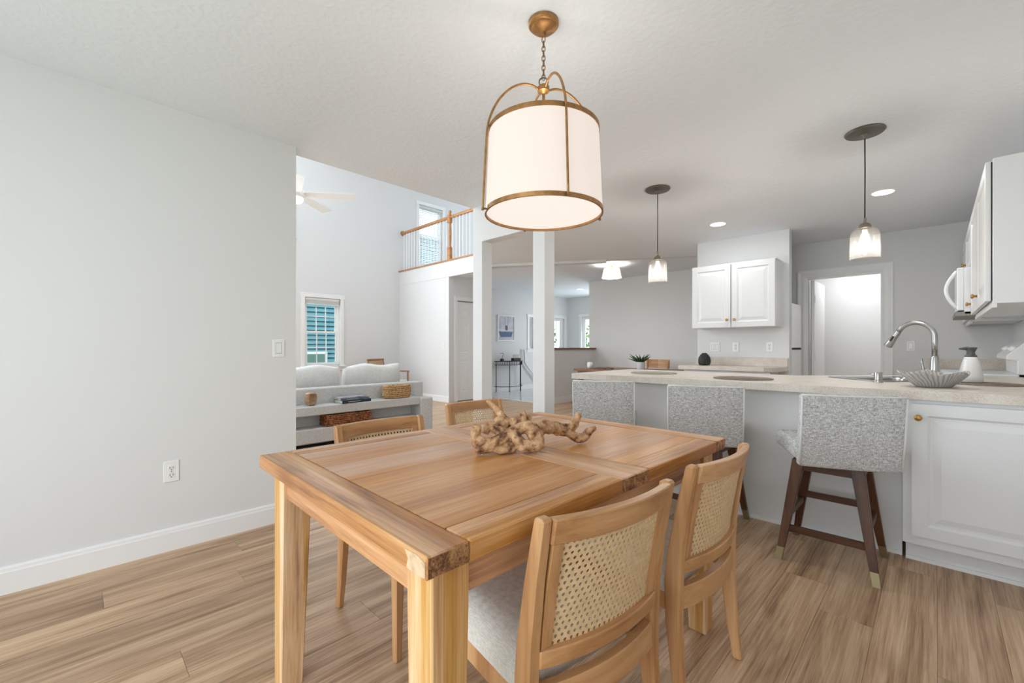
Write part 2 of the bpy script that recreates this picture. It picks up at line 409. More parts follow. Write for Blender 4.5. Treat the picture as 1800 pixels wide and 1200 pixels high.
# ---- columns and header
def column(x0, x1, y0, y1, lab):
    t = thing('column', lab, 'column', ((x0+x1)/2, (y0+y1)/2, 0), kind='structure')
    hx, hy = (x1-x0)/2, (y1-y0)/2
    part('shaft', B(-hx, hx, -hy, hy, 0, 2.115), WALL, t)
    s = bmesh.new()
    box(s, -hx-.012, hx+.012, -hy-.012, hy+.012, 0, .11); part('base_trim', s, TRIM, t, bev=.004)
    return t
column(-3.158, -3.03, 2.69, 2.815, 'square white column at the living room corner')
column(-2.392, -2.266, 2.69, 2.815, 'square white column standing free at the end of the header')
struct('wall_header', B(-3.158, -2.266, 2.69, 2.815, 2.115, CZ), WALL, 'white header between the two square columns')
struct('wall_hall_return', B(-5.23, -5.10, 4.62, 4.745, 0, CZ - .03), WALL, 'white post below the end of the shallow beam')
# ---- living room shell and loft
XW = -9.0
wo = bmesh.new()   # window wall with its two openings
def wall_yz(bm, x0, x1, ya, yb, za, zb, holes):
    ys = sorted({ya, yb, *[h for q in holes for h in q[:2]]}); zs = sorted({za, zb, *[h for q in holes for h in q[2:]]})
    for y0, y1 in zip(ys, ys[1:]):
        for z0, z1 in zip(zs, zs[1:]):
            if not any(q[0] <= (y0+y1)/2 <= q[1] and q[2] <= (z0+z1)/2 <= q[3] for q in holes):
                box(bm, x0, x1, y0, y1, z0, z1)
W1 = (3.27, 3.99, 0.75, 2.14); W2 = (5.94, 6.64, 3.1, 4.62)
WL1 = (-1.0, 1.6, 0.4, 2.6); WL2 = (-1.0, 3.0, 3.3, 4.9)
wall_yz(wo, XW - 0.14, XW, RY, 10.2, 0, 5.3, [W1, W2, WL1, WL2])
bmesh.ops.remove_doubles(wo, verts=wo.verts[:], dist=1e-4)
struct('wall_window', wo, WALL, 'tall white wall holding the living room window')
struct('wall_living_back', B(-9.1, XLO, RY-.12, RY, 0, 5.3), WALL)
struct('wall_above_dining', B(XLO, XL - .01, RY, 2.815, CZ + .12, 5.3), WALL)
struct('wall_above_hall', diag((XLO, 2.815), (-5.95, 5.4), -0.12, CZ + .12, 5.3), WALL)
struct('wall_loft_side', B(-5.95, -5.83, 5.4, 10.2, HZ + .08, 5.3), WALL)
struct('wall_loft_back', B(-9.0, -5.9, 10.1, 10.2, 2.9, 5.3), WALL)
struct('wall_loft_front', B(XW, -7.1, 5.4, 5.52, 0, HZ), WALL, 'white wall below the loft railing')
struct('floor_loft', B(XW, -5.9, 5.4, 10.1, HZ + .08, 2.895), WALL, 'loft floor edge with white face')
struct('wall_fascia', B(XW, -5.9, 5.395, 5.45, HZ - .03, 2.89), WALL)
struct('trim_4', B(XW, -5.9, 5.375, 5.47, 2.888, 2.915), wood('rail_oak', [(0.3, srgb(150, 100, 58)), (0.6, srgb(186, 136, 88)), (0.8, srgb(204, 156, 108))], 'x', 1, .4, .05), 'oak nosing along the loft edge')
bm = bmesh.new()
loft(bm, [[(XW, 5.4 - a, z) for a, z in bp], [(-7.1 + .016, 5.4 - a, z) for a, z in bp]])
struct('baseboard_loft_front', bm, TRIM)
struct('baseboard_window', B(XW, XW + .016, RY, 5.4, 0, .12), TRIM)
# door wall and picture wall
dw = bmesh.new()
D1 = (5.62, 6.38, 0, 2.10)
wall_yz(dw, -7.22, -7.1, 5.521, 6.499, 0, HZ - .001, [D1]); bmesh.ops.remove_doubles(dw, verts=dw.verts[:], dist=1e-4)
struct('wall_closet', dw, WALL, 'white wall with the six panel door')
struct('wall_jog', B(-7.9, -7.101, 6.5, 6.6, 0, HZ), WALL)
pw_ = bmesh.new()
W3 = (10.06, 10.36, 0.9, 2.02)
W5 = (8.72, 8.92, 1.1, 1.95)
wall_yz(pw_, -8.04, -7.9, 6.5, 10.5, 0, HZ, [(9.55, 10.28, 1.0, 1.98), W5]); bmesh.ops.remove_doubles(pw_, verts=pw_.verts[:], dist=1e-4)
struct('wall_picture', pw_, WALL, 'white foyer wall behind the console table')
struct('baseboard_picture', B(-7.9, -7.885, 6.6, 10.45, 0.01, .13), TRIM)
fw2 = bmesh.new()
for (x0, x1, z0, z1) in ((-8.04, -7.40, 0, HZ), (-6.76, -5.0, 0, HZ), (-7.40, -6.76, 0, .95), (-7.40, -6.76, 2.02, HZ)):
    box(fw2, x0, x1, 10.45, 10.57, z0, z1)
struct('wall_far', fw2, WALL, 'far white wall with the garden window')
struct('wall_stair_side', B(-5.62, -5.5, 8.32, 10.5, 0, HZ), WALL)
struct('wall_dinette', B(-5.60, -2.1, 8.2, 8.32, 0, HZ), WALL_LIFT, 'white wall behind the breakfast table')
struct('wall_half', B(-5.57, -5.45, 6.55, 8.2, 0, 1.085), WALL, 'half wall beside the stairs')
struct('trim_5', B(-5.60, -5.41, 6.5, 8.26, 1.085, 1.12, bev=.008), wood('cap_oak', [(0.3, srgb(112, 66, 36)), (0.6, srgb(146, 92, 54)), (0.8, srgb(166, 110, 68))], 'y', 1, .4, .05), 'oak cap on the half wall')
struct('baseboard_half', B(-5.45, -5.434, 6.55, 8.2, 0, .12), TRIM)
struct('baseboard_dinette', B(-5.45, -2.2, 8.184, 8.2, 0, .12), TRIM)
# ---- kitchen walls
struct('wall_stub', B(-2.18, -1.17, 5.62, 5.74, 0, CZ), WALL, 'short white wall behind the small counter')
struct('wall_kitchen_side', B(-2.2, -2.08, 5.74, 8.2, 0, HZ), WALL_LIFT)
rk = bmesh.new()
for (x0, x1, z0, z1) in ((-2.2, -1.19, 0, CZ), (-0.44, XR, 0, CZ), (-1.19, -0.44, 2.015, CZ)):
    box(rk, x0, x1, 6.6, 6.72, z0, z1)
struct('wall_kitchen', rk, WALL_LIFT, 'white kitchen wall around the doorway')
struct('wall_pantry', B(-2.08, 0.4, 8.05, 8.2, 0, CZ), TRIM, 'bright white wall of the room beyond the kitchen door')
struct('wall_pantry_side', B(0.3, 0.4, 6.72, 8.05, 0, CZ), TRIM)
struct('ceiling_pantry', B(-2.1, 0.4, 6.72, 8.2, CZ, CZ + .1), TRIM)
struct('wall_peninsula', B(-2.1, -0.13, 3.155, 3.27, 0, 0.855), WALL_LIFT, 'white knee wall under the breakfast bar')
struct('baseboard_peninsula', B(-2.1, -0.13, 3.143, 3.155, 0, 0.02), TRIM)

# casings
def casing(name, y, x0, x1, z1, wd, lab):
    bm = bmesh.new()
    for a, b in ((0, .014), (.018, .020)):
        pass
    o = thing(name, lab, None, kind='structure')
    prof = [(0, 0), (0, .012), (.02, .018), (.05, .016), (.075, .022), (.09, .022), (.09, 0)]
    for sx, xx in ((-1, x0), (1, x1)):
        b = bmesh.new(); loft(b, [[(xx + sx*a, y - d, 0) for a, d in prof], [(xx + sx*a, y - d, z1 + a) for a, d in prof]]); part('casing_side', b, TRIM, o)
    b = bmesh.new(); loft(b, [[(x0 - a, y - d, z1 + a) for a, d in prof], [(x1 + a, y - d, z1 + a) for a, d in prof]]); part('casing_head', b, TRIM, o)
    return o
dk = casing('door_2', 6.6, -1.19, -0.44, 2.015, .09, 'white cased doorway at the back of the kitchen')
jb = bmesh.new(); box(jb, -1.19, -1.172, 6.6, 6.72, 0, 2.015); box(jb, -.458, -.44, 6.6, 6.72, 0, 2.015); box(jb, -1.172, -.458, 6.6, 6.72, 1.997, 2.015)
part('jamb', jb, TRIM, dk)
part('gap', B(-1.155, -1.15, 6.70, 6.735, 0, 1.99), GAP, dk)
leaf = part('door_leaf', B(-1.15, -1.115, 6.70, 7.40, .01, 1.99, bev=.002), TRIM, dk)
for z in (.25, 1.0, 1.75):
    part('hinge', B(-1.118, -1.108, 6.715, 6.74, z - .045, z + .045), PLATE, leaf)

# six panel door in the closet wall
def panel_slab(w, h, t, xc, zc, cells, depth=.006, inset=.018):
    """slab in the x-z plane, front towards -y, with sunk and raised panels at given cells"""
    bm = bmesh.new()
    gx, gz = sorted(xc), sorted(zc)
    vs_ = {(i, j): bm.verts.new((gx[i], 0, gz[j])) for i in range(len(gx)) for j in range(len(gz))}
    pf = []
    for i in range(len(gx) - 1):
        for j in range(len(gz) - 1):
            f = bm.faces.new((vs_[i, j], vs_[i+1, j], vs_[i+1, j+1], vs_[i, j+1]))
            if (i, j) in cells: pf.append(f)
    bm.normal_update()
    for f in pf:
        bmesh.ops.inset_region(bm, faces=[f], thickness=inset * .35, depth=0)
        for v in f.verts: v.co.y += depth
        bmesh.ops.inset_region(bm, faces=[f], thickness=inset * .4, depth=0)
        bmesh.ops.inset_region(bm, faces=[f], thickness=inset * .9, depth=0)
        for v in f.verts: v.co.y -= depth * .75
    be = [e for e in bm.edges if len(e.link_faces) == 1]
    r = bmesh.ops.extrude_edge_only(bm, edges=be)
    nv = [v for v in r['geom'] if isinstance(v, bmesh.types.BMVert)]
    for v in nv: v.co.y += t
    bmesh.ops.contextual_create(bm, geom=[e for e in bm.edges if len(e.link_faces) == 1])
    bmesh.ops.recalc_face_normals(bm, faces=bm.faces[:])
    return bm
d3 = tag(bpy.data.objects.new('door_3', None), 'white six panel door in the recess below the loft', kind='structure'); COL.objects.link(d3)
d3.location = (-7.1, 6.0, 0); d3.rotation_euler = (0, 0, PI / 2)
sl = part('door_leaf', panel_slab(.75, 2.08, .035, [-.375, -.265, -.05, .05, .265, .375], [.012, .2, .85, 1.02, 1.62, 1.74, 1.95, 2.085],
     {(1,1),(3,1),(1,3),(3,3),(1,5),(3,5)}, .008, .035), TRIM, d3, loc=(0, .03, 0))
for z in (.3, 1.05, 1.85):
    part('hinge', B(-.385, -.37, .02, .032, z - .045, z + .045), PEWTER, sl)
for sx in (-1, 1):
    part('casing_side', B(min(sx*.385, sx*.465), max(sx*.385, sx*.465), -.018, 0, 0, 2.105, bev=.004), TRIM, d3)
part('casing_head', B(-.465, .465, -.018, 0, 2.105, 2.185, bev=.004), TRIM, d3)

# ---- windows
WINW = plain('window_vinyl', (0.9, 0.9, 0.89, 1), 0.3)
def window_yz(name, lab, x, y0, y1, z0, z1, cols, rows, two=True, blind=None, mullw=.018, face=1):
    """window in a wall of constant x, room side towards +x"""
    o = tag(bpy.data.objects.new(name, None), lab, kind='structure'); COL.objects.link(o)
    o.location = (x, (y0+y1)/2, z0)
    W, H = (y1-y0)/2, z1-z0
    c = bmesh.new(); box(c, 0, .02, -W-.075, -W, -.02, H+.075); box(c, 0, .02, W, W+.075, -.02, H+.075); box(c, 0, .024, -W-.09, W+.09, H+.0, H+.085)
    part('casing', c, TRIM, o, bev=.003)
    part('sill', B(-.1, .055, -W-.1, W+.1, -.03, 0, bev=.004), TRIM, o)
    part('apron', B(0, .016, -W-.075, W+.075, -.10, -.03), TRIM, o)
    f = bmesh.new(); box(f, -.13, -.06, -W, -W+.035, 0, H); box(f, -.13, -.06, W-.035, W, 0, H); box(f, -.13, -.06, -W+.035, W-.035, H-.035, H); box(f, -.13, -.06, -W+.035, W-.035, 0, .03)
    part('frame', f, WINW, o)
    halves = ((.03, H/2 + .02, -.085), (H/2 - .02, H - .035, -.11)) if two else ((.03, H - .035, -.1),)
    for za, zb, xx in halves:
        s = bmesh.new(); a, b = -W+.035, W-.035; t = .038
        box(s, xx-.015, xx+.015, a, a+t, za, zb); box(s, xx-.015, xx+.015, b-t, b, za, zb); box(s, xx-.015, xx+.015, a+t, b-t, za, za+t); box(s, xx-.015, xx+.015, a+t, b-t, zb-t, zb)
        so = part('sash', s, WINW, o)
        ya, yb, zc, zd = a+t, b-t, za+t, zb-t
        for i in range(1, cols):
            yy = ya + (yb-ya)*i/cols; part('muntin', B(xx-.008, xx+.008, yy-mullw/2, yy+mullw/2, zc, zd), WINW, so)
        for j in range(1, rows):
            zz = zc + (zd-zc)*j/rows; part('muntin', B(xx-.0075, xx+.0075, ya, yb, zz-mullw/2, zz+mullw/2), WINW, so)
        for i in range(cols):
            for j in range(rows):
                part('pane', B(xx-.002, xx+.002, ya+(yb-ya)*i/cols+.004, ya+(yb-ya)*(i+1)/cols-.004, zc+(zd-zc)*j/rows+.004, zc+(zd-zc)*(j+1)/rows-.004), PANE, so)
    return o
w1 = window_yz('window_1', 'double hung living room window with small panes and raised blind', XW, *W1, 3, 2)
bl = bmesh.new(); box(bl, -.05, -.005, -.345, .345, 1.345, 1.385)
for k in range(7): box(bl, -.048, -.008, -.34, .34, 1.27 + k*.011, 1.277 + k*.011)
box(bl, -.05, -.006, -.342, .342, 1.25, 1.266)
part('raised_blind', bl, plain('blind_white', (.8, .79, .76, 1), .5), w1)
def blind_mat():
    m, nt, p = new_mat('blind_slat'); L = nt.links.new
    a = N(nt, 'ShaderNodeBsdfDiffuse'); a.inputs[0].default_value = (.95, .95, .95, 1)
    b = N(nt, 'ShaderNodeBsdfTranslucent'); b.inputs[0].default_value = (.95, .95, .95, 1)
    x = N(nt, 'ShaderNodeMixShader'); x.inputs[0].default_value = .6
    L(a.outputs[0], x.inputs[1]); L(b.outputs[0], x.inputs[2]); L(x.outputs[0], nt.nodes['Material Output'].inputs[0])
    return m
w2 = window_yz('window_2', 'tall loft window behind the railing with lowered white blinds', XW, *W2, 1, 1)
bl = bmesh.new(); box(bl, -.05, -.005, -.34, .34, 1.46, 1.51)
for k in range(32): 
    z = .06 + k * .044
    v = [bl.verts.new(p) for p in ((-.05, -.335, z), (-.05, .335, z), (-.012, .335, z+.018), (-.012, -.335, z+.018))]
    bl.faces.new(v)
part('lowered_blind', bl, blind_mat(), w2, kind='stuff')
window_yz('window_3', 'foyer window with small panes towards the blue house', -7.9, 9.55, 10.28, 1.0, 1.98, 3, 2, two=False)
window_yz('window_4', 'narrow foyer sidelight', -7.9, *W5, 1, 1, two=False)
for nm, q in (('window_5', WL1), ('window_6', WL2)):
    window_yz(nm, None, XW, *q, 4, 1, two=False)
# garden window in the far wall (faces -y)
o6 = window_yz('window_7', 'garden window in the far wall', 0, -.32, .32, .95, 2.02, 2, 1, two=False)
o6.location = (-7.08, 10.45, .95); o6.rotation_euler = (0, 0, -PI / 2)

# ---- outdoors
SIDE = plain('teal_siding', srgb(78, 136, 148), .6)
hs = thing('neighbor_house', 'teal clapboard house seen through the living room window', 'house', (-13.5, 5.0, -1.0))
sd = bmesh.new()
for k in range(45):
    z = k * .14
    loft(sd, [[(0, -6, z), (.05, -6, z), (.008, -6, z + .145), (0, -6, z + .145)], [(0, 9, z), (.05, 9, z), (.008, 9, z + .145), (0, 9, z + .145)]])
part('siding', sd, SIDE, hs, kind='stuff'); part('wall', B(-.2, 0, -6, 9, 0, 6.3), SIDE, hs)
ww = part('window', B(.02, .06, -.35, .55, 1.0, 2.0), WINW, hs); part('pane', B(.055, .066, -.28, .48, 1.07, 1.93), plain('dark_pane', srgb(96, 130, 120), .1), ww)
struct('ground', B(-40, 20, -30, 40, -1.1, -1.0), plain('lawn', srgb(92, 128, 60), .9, var=.4, vscale=4))
LEAF = plain('leaf_green', srgb(110, 160, 62), .6, var=.45, vscale=6)
def bush(loc, r, lab, n=420):
    t = thing('garden_bush', lab, 'bush', loc)
    f = bmesh.new()
    for k in range(n):
        d = Vector((random.gauss(0, 1), random.gauss(0, 1), random.gauss(0, 1))).normalized() * r * random.uniform(.6, 1)
        d.z = abs(d.z) * 1.35 if d.z > -r * .3 else d.z
        a = Vector((random.gauss(0,1), random.gauss(0,1), random.gauss(0,1))).normalized(); b = a.orthogonal().normalized()
        s = random.uniform(.06, .12)
        c = d + Vector((0, 0, r))
        q = [f.verts.new(c + a*s), f.verts.new(c + b*s*.5), f.verts.new(c - a*s), f.verts.new(c - b*s*.5)]
        f.faces.new(q)
    part('leaves', f, LEAF, t, kind='stuff')
    s = bmesh.new(); tube(s, [(0, 0, 0), (0, 0, r)], .05, 6); part('stem', s, WALN, t)
bush((-10.6, 12.0, -1.0), 1.5, 'leafy bush outside the foyer window with small panes')
bush((-7.6, 14.2, -1.0), 2.0, 'tall leafy bush outside the far garden window', 900)

# ================================================================== furniture: dining table
tb = thing('dining_table', 'rustic wooden dining table with framed top and square legs', 'table', (-1.110, 1.137, 0), math.radians(-0.9))
TX, TY, TZ, TT = 0.498, 0.703, 0.76, 0.042
def board(x0, x1, y0, y1, mat, name='top_board', z1=TZ, z0=None, bev=.003):
    return part(name, B(x0, x1, y0, y1, (TZ - TT) if z0 is None else z0, z1, bev=bev), mat, tb)
g = .0011
EB, SB = .095, .08
board(-TX, TX, -TY, -TY + EB - g, T_X)                       # near end board
board(-TX, TX, TY - EB + g, TY, T_X)                         # far end board
m0, m1, m2 = -.072, .004, .08
board(-TX, TX, m0 + g, m1 - g, T_X); board(-TX, TX, m1 + g, m2 - g, T_X)
for ya, yb in ((-TY + EB + g, m0 - g), (m2 + g, TY - EB - g)):
    board(-TX, -TX + SB - g, ya, yb, T_Y); board(TX - SB + g, TX, ya, yb, T_Y)
    board(-TX + SB + g, TX - SB - g, ya, yb, T_P, 'top_panel', TZ - .0008, TZ - .03, .0012)
# dark end grain where the cross boards reach the long edge, pale chip on the near corner
for sx in (-1, 1):
    xx = sx * (TX + .0008)
    for ya, yb in ((-TY + .004, -TY + EB - .003), (m0 + .003, m2 - .003), (TY - EB + .003, TY - .004)):
        part('end_grain', B(min(xx, xx - sx*.002), max(xx, xx - sx*.002), ya, yb, TZ - TT + .003, TZ - .003), T_END, tb)
ck = bmesh.new(); loft(ck, [[(TX - .070, y_, TZ - .006), (TX - .058, y_, TZ - .020), (TX - .064, y_, TZ - TT + .004), (TX - .02, y_, TZ - TT + .002), (TX - .003, y_, TZ - TT + .006), (TX - .003, y_, TZ - .010), (TX - .03, y_, TZ - .004)] for y_ in (-TY - .0012, -TY + .001)])
part('chipped_corner', ck, T_PALE, tb)
IN = .036
for sx in (-1, 1):
    for sy in (-1, 1):
        ox, oy = sx * (TX - IN), sy * (TY - IN)
        top, bot = .088, .068
        s = []
        for z, wd in ((TZ - TT, top), (TZ - TT - .1, top), (0, bot)):
            s.append([(ox, oy, z), (ox - sx*wd, oy, z), (ox - sx*wd, oy - sy*wd, z), (ox, oy - sy*wd, z)])
        bm = bmesh.new(); loft(bm, s); part('leg', bm, T_Z, tb, bev=.003)
AP0, AP1 = TZ - TT - .085, TZ - TT
i2 = IN + .012
for sy in (-1, 1):
    y = sy * (TY - i2); part('apron', B(-TX + IN + .088, TX - IN - .088, min(y, y - sy*.024), max(y, y - sy*.024), AP0, AP1), T_X, tb)
for sx in (-1, 1):
    x = sx * (TX - i2); part('apron', B(min(x, x - sx*.024), max(x, x - sx*.024), -TY + IN + .088, TY - IN - .088, AP0, AP1), T_Y, tb)

# driftwood centrepiece
def driftwood():
    bm = bmesh.new()
    def br(pts, rs):
        P = [at(*p) for p in pts]
        # resample
        Q, R = [], []
        for i in range(len(P) - 1):
            for k in range(4):
                u = k / 4
                a = P[max(i-1, 0)]; b = P[i]; c = P[i+1]; d = P[min(i+2, len(P)-1)]
                q = 0.5 * ((2*b) + (c - a)*u + (2*a - 5*b + 4*c - d)*u*u + (3*b - a - 3*c + d)*u**3)
                r = rs[i] * (1-u) + rs[i+1] * u
                r *= 1.13 * (1 + .22 * mnoise.noise(q * 38))
                q.z = max(q.z, TZ + r * 1.08)
                Q.append(q); R.append(r)
        p = P[-1]; p.z = max(p.z, TZ + rs[-1] * 1.08); Q.append(p); R.append(rs[-1])
        tube(bm, Q, R, 9)
    br([(839,747,1.46),(836,766,1.46),(840,781,1.46),(852,779,1.47),(867,778,1.47),(884,769,1.48),(901,758,1.49),(922,751,1.50),(937,756,1.50),(946,773,1.49),(943,789,1.48),(929,794,1.47),(918,784,1.47),(907,769,1.475),(897,763,1.48)],
       [.013,.016,.019,.018,.016,.017,.016,.018,.02,.019,.02,.021,.018,.017,.014])
    br([(836,800,1.445),(847,789,1.455),(867,786,1.47),(887,785,1.485),(906,781,1.49),(920,770,1.5)], [.011,.014,.016,.018,.017,.015])
    br([(853,762,1.50),(860,748,1.51),(875,757,1.50),(892,760,1.49)], [.011,.013,.013,.013])
    br([(858,703,1.60),(870,717,1.59),(882,731,1.57),(891,744,1.55),(888,757,1.52),(896,766,1.50)], [.008,.009,.011,.017,.017,.014])
    br([(866,750,1.54),(875,741,1.55),(888,740,1.55)], [.013,.016,.016])
    br([(902,734,1.55),(906,745,1.54),(914,752,1.52)], [.011,.02,.016])
    br([(918,723,1.56),(921,738,1.55),(917,752,1.53)], [.008,.016,.018])
    br([(932,731,1.56),(924,742,1.55),(928,753,1.53)], [.009,.014,.018])
    br([(926,752,1.52),(947,756,1.55),(959,749,1.58),(974,751,1.60),(991,754,1.62),(1006,749,1.63),(1014,735,1.64),(1018,725,1.64)], [.018,.018,.022,.021,.018,.016,.013,.009])
    br([(975,757,1.61),(999,761,1.62),(1016,770,1.625),(1028,767,1.63),(1036,757,1.635),(1048,751,1.64)], [.014,.014,.017,.016,.013,.006])
    br([(868,786,1.47),(885,793,1.46),(905,788,1.475)], [.013,.012,.012])
    for p, r in (((843,775,1.455), .02), ((871,776,1.462), .017), ((936,762,1.49), .022), ((965,752,1.58), .024)):
        bmesh.ops.create_icosphere(bm, subdivisions=2, radius=r, matrix=Matrix.Translation(at(*p)))
    return bm
m, nt, p = new_mat('driftwood_bark'); L = nt.links.new
tc = N(nt, 'ShaderNodeTexCoord'); n1 = N(nt, 'ShaderNodeTexNoise', Scale=28.0, Detail=6.0, Roughness=.65); L(tc.outputs['Object'], n1.inputs['Vector'])
rp = ramp(nt, [(.36, srgb(88, 58, 38)), (.45, srgb(162, 120, 84)), (.56, srgb(196, 156, 116)), (.7, srgb(220, 188, 150))]); L(n1.outputs['Fac'], rp.inputs[0])
vo = N(nt, 'ShaderNodeTexVoronoi', Scale=42.0); L(tc.outputs['Object'], vo.inputs['Vector'])
r2 = ramp(nt, [(.05, (.25, .17, .12, 1)), (.17, (1, 1, 1, 1))]); L(vo.outputs['Distance'], r2.inputs[0])
mm = N(nt, 'ShaderNodeMix', data_type='RGBA', blend_type='MULTIPLY'); mm.inputs[0].default_value = .8; L(rp.outputs[0], mm.inputs[6]); L(r2.outputs[0], mm.inputs[7])
L(mm.outputs[2], p.inputs['Base Color']); p.inputs['Roughness'].default_value = .8
bb = N(nt, 'ShaderNodeBump', Strength=.9, Distance=.006); L(n1.outputs['Fac'], bb.inputs['Height']); L(bb.outputs[0], p.inputs['Normal'])
dwd = solid('driftwood', driftwood(), m, 'gnarled piece of bleached driftwood lying on the dining table', 'driftwood')
rm = dwd.modifiers.new('remesh', 'REMESH'); rm.mode = 'VOXEL'; rm.voxel_size = .0028; rm.use_smooth_shade = True
tx = bpy.data.textures.new('knobs', 'CLOUDS'); tx.noise_scale = .013
dm = dwd.modifiers.new('knobs', 'DISPLACE'); dm.texture = tx; dm.strength = .0065; dm.mid_level = .5

# ------------------------------------------------------------------ dining chairs
CW, CHH = .45, .78
def back_y(z):       # centre line of the back posts: foot, seat, top
    pts = [(0, -.238), (.12, -.222), (.26, -.207), (.40, -.203), (.52, -.212), (.66, -.236), (.78, -.262)]
    for (z0, y0), (z1, y1) in zip(pts, pts[1:]):
        if z <= z1:
            u = (z - z0) / (z1 - z0); return y0 + (y1 - y0) * u
    return pts[-1][1]
def bow(x, b=.04):
    return -b * (1 - (2 * x / CW) ** 2)
def chair(lab):
    t = thing('dining_chair', lab, 'chair', group='cane dining chairs')
    for sx in (-1, 1):
        s = []
        for z, wx, wy in ((0, .026, .030), (.12, .030, .036), (.30, .034, .046), (.42, .036, .050), (.5, .036, .046), (.64, .034, .038), (.78, .032, .030)):
            yc = back_y(z); xo = sx * CW / 2
            s.append([(xo, yc - wy/2, z), (xo - sx*wx, yc - wy/2, z), (xo - sx*wx, yc + wy/2, z), (xo, yc + wy/2, z)])
        bm = bmesh.new(); loft(bm, s); part('back_leg', bm, CH_Z, t, bev=.006)
        s = []
        for z, wd in ((0, .026), (.38, .038)):
            xo = sx * (CW/2 - .005); yo = .24
            s.append([(xo, yo, z), (xo - sx*wd, yo, z), (xo - sx*wd, yo - wd, z), (xo, yo - wd, z)])
        bm = bmesh.new(); loft(bm, s); part('front_leg', bm, CH_Z, t, bev=.004)
    def crail(z0, z1, d0, d1, name):
        s = []
        for k in range(13):
            x = -CW/2 + .03 + (CW - .06) * k / 12
            b = bow(x)
            ya, yb = back_y(z0) + b, back_y(z1) + b
            s.append([(x, ya - d0/2, z0), (x, yb - d1/2, z1), (x, yb + d1/2, z1), (x, ya + d0/2, z0)])
        bm = bmesh.new(); loft(bm, s); return part(name, bm, CH_X, t, bev=.003)
    crail(.722, .778, .026, .026, 'top_rail')
    crail(.448, .487, .034, .034, 'lower_rail')
    crail(.338, .405, .026, .026, 'back_seat_rail')
    part('front_seat_rail', B(-CW/2 + .035, CW/2 - .035, .212, .234, .325, .38, bev=.003), CH_X, t)
    for sx in (-1, 1):
        x = sx * (CW/2 - .012); part('side_seat_rail', B(min(x, x - sx*.024), max(x, x - sx*.024), -.19, .205, .325, .38, bev=.003), CH_Z, t)
        # slim inner edge strip beside the cane
        s = []
        for z in (.48, .6, .73):
            xi = sx * (CW/2 - .036); yc = back_y(z) + bow(xi)
            s.append([(xi, yc - .010, z), (xi - sx*.026, yc - .012, z), (xi - sx*.026, yc + .010, z), (xi, yc + .012, z)])
        bm = bmesh.new(); loft(bm, s); part('back_stile', bm, CH_Z, t)
    # cane with open holes
    x0, x1, z0, z1 = -CW/2 + .058, CW/2 - .058, .484, .726
    pit = .0152
    nx = int((x1 - x0) / pit); nz = int((z1 - z0) / (pit * .866)); px_, pz = (x1-x0)/nx, (z1-z0)/nz
    bm = bmesh.new()
    def P(x, z): return (x, back_y(z) + bow(x), z)
    r = pit * .285
    for j in range(nz):
        offx = (j % 2) * px_ / 2
        for i in range(nx):
            cx, cz = x0 + (i + .5) * px_ + offx, z0 + (j + .5) * pz
            if cx + px_/2 > x1 + px_/2 + 1e-6: continue
            hx, hz = px_/2, pz/2
            outer = [(hx, 0), (hx, hz), (0, hz), (-hx, hz), (-hx, 0), (-hx, -hz), (0, -hz), (hx, -hz)]
            ov = [bm.verts.new(P(min(cx + a, x1), cz + b)) for a, b in outer]
            iv = [bm.verts.new(P(min(cx + r*math.cos(k*PI/4), x1), cz + r*math.sin(k*PI/4))) for k in range(8)]
            for k in range(8):
                bm.faces.new((ov[k], ov[(k+1) % 8], iv[(k+1) % 8], iv[k]))
    c = part('cane_panel', bm, CANE, t)
    sm = c.modifiers.new('thick', 'SOLIDIFY'); sm.thickness = .0022; sm.offset = 0
    # cushion
    bm = bmesh.new()
    nxs, nys = 10, 10
    def cush(u, v, top):
        x = (u - .5) * (CW - .012); y = -.195 + v * .435
        if v < .12: y += 0
        e = min(u, 1-u, v, 1-v) * 2
        pad = .045 * (1 - (1 - min(1, e * 2.6)) ** 3)
        xx = x * (1 - .02 * (1 - e))
        return (xx, y, .382 + .028 + pad * .85 if top else .380)
    top = [[bm.verts.new(cush(i/nxs, j/nys, True)) for i in range(nxs+1)] for j in range(nys+1)]
    bot = [[bm.verts.new(cush(i/nxs, j/nys, False)) for i in range(nxs+1)] for j in range(nys+1)]
    for j in range(nys):
        for i in range(nxs):
            bm.faces.new((top[j][i], top[j][i+1], top[j+1][i+1], top[j+1][i])); bm.faces.new((bot[j][i], bot[j+1][i], bot[j+1][i+1], bot[j][i+1]))
    for j in range(nys):
        bm.faces.new((top[j][0], top[j+1][0], bot[j+1][0], bot[j][0])); bm.faces.new((top[j+1][nxs], top[j][nxs], bot[j][nxs], bot[j+1][nxs]))
        bm.faces.new((top[0][j+1], top[0][j], bot[0][j], bot[0][j+1])); bm.faces.new((top[nys][j], top[nys][j+1], bot[nys][j+1], bot[nys][j]))
    bmesh.ops.recalc_face_normals(bm, faces=bm.faces[:])
    part('seat_cushion', bm, LINEN, t, smooth=True, label='off white linen seat cushion', auto=60)
    return t
ch = chair('cane back dining chair at the chipped table corner, turned slightly')
spots = [((-.786, .912), (-.987, .163), None),
         ((-.757, 1.482), (-.999, .04), 'cane back dining chair on the bar stool side of the table, beside the far corner'),
         ((-1.605, 1.025), (1.0, 0.0), 'cane back dining chair between the table and the sofa shelves'),
         ((-1.835, 1.79), (.999, -.03), 'cane back dining chair on the sofa side of the table, nearest the white columns')]
for i, (pos, fdir, lab) in enumerate(spots):
    o = ch if i == 0 else copy_tree(ch)
    o.location = (pos[0], pos[1], 0); o.rotation_euler = (0, 0, math.atan2(-fdir[0], fdir[1]))
    if lab: o['label'] = lab

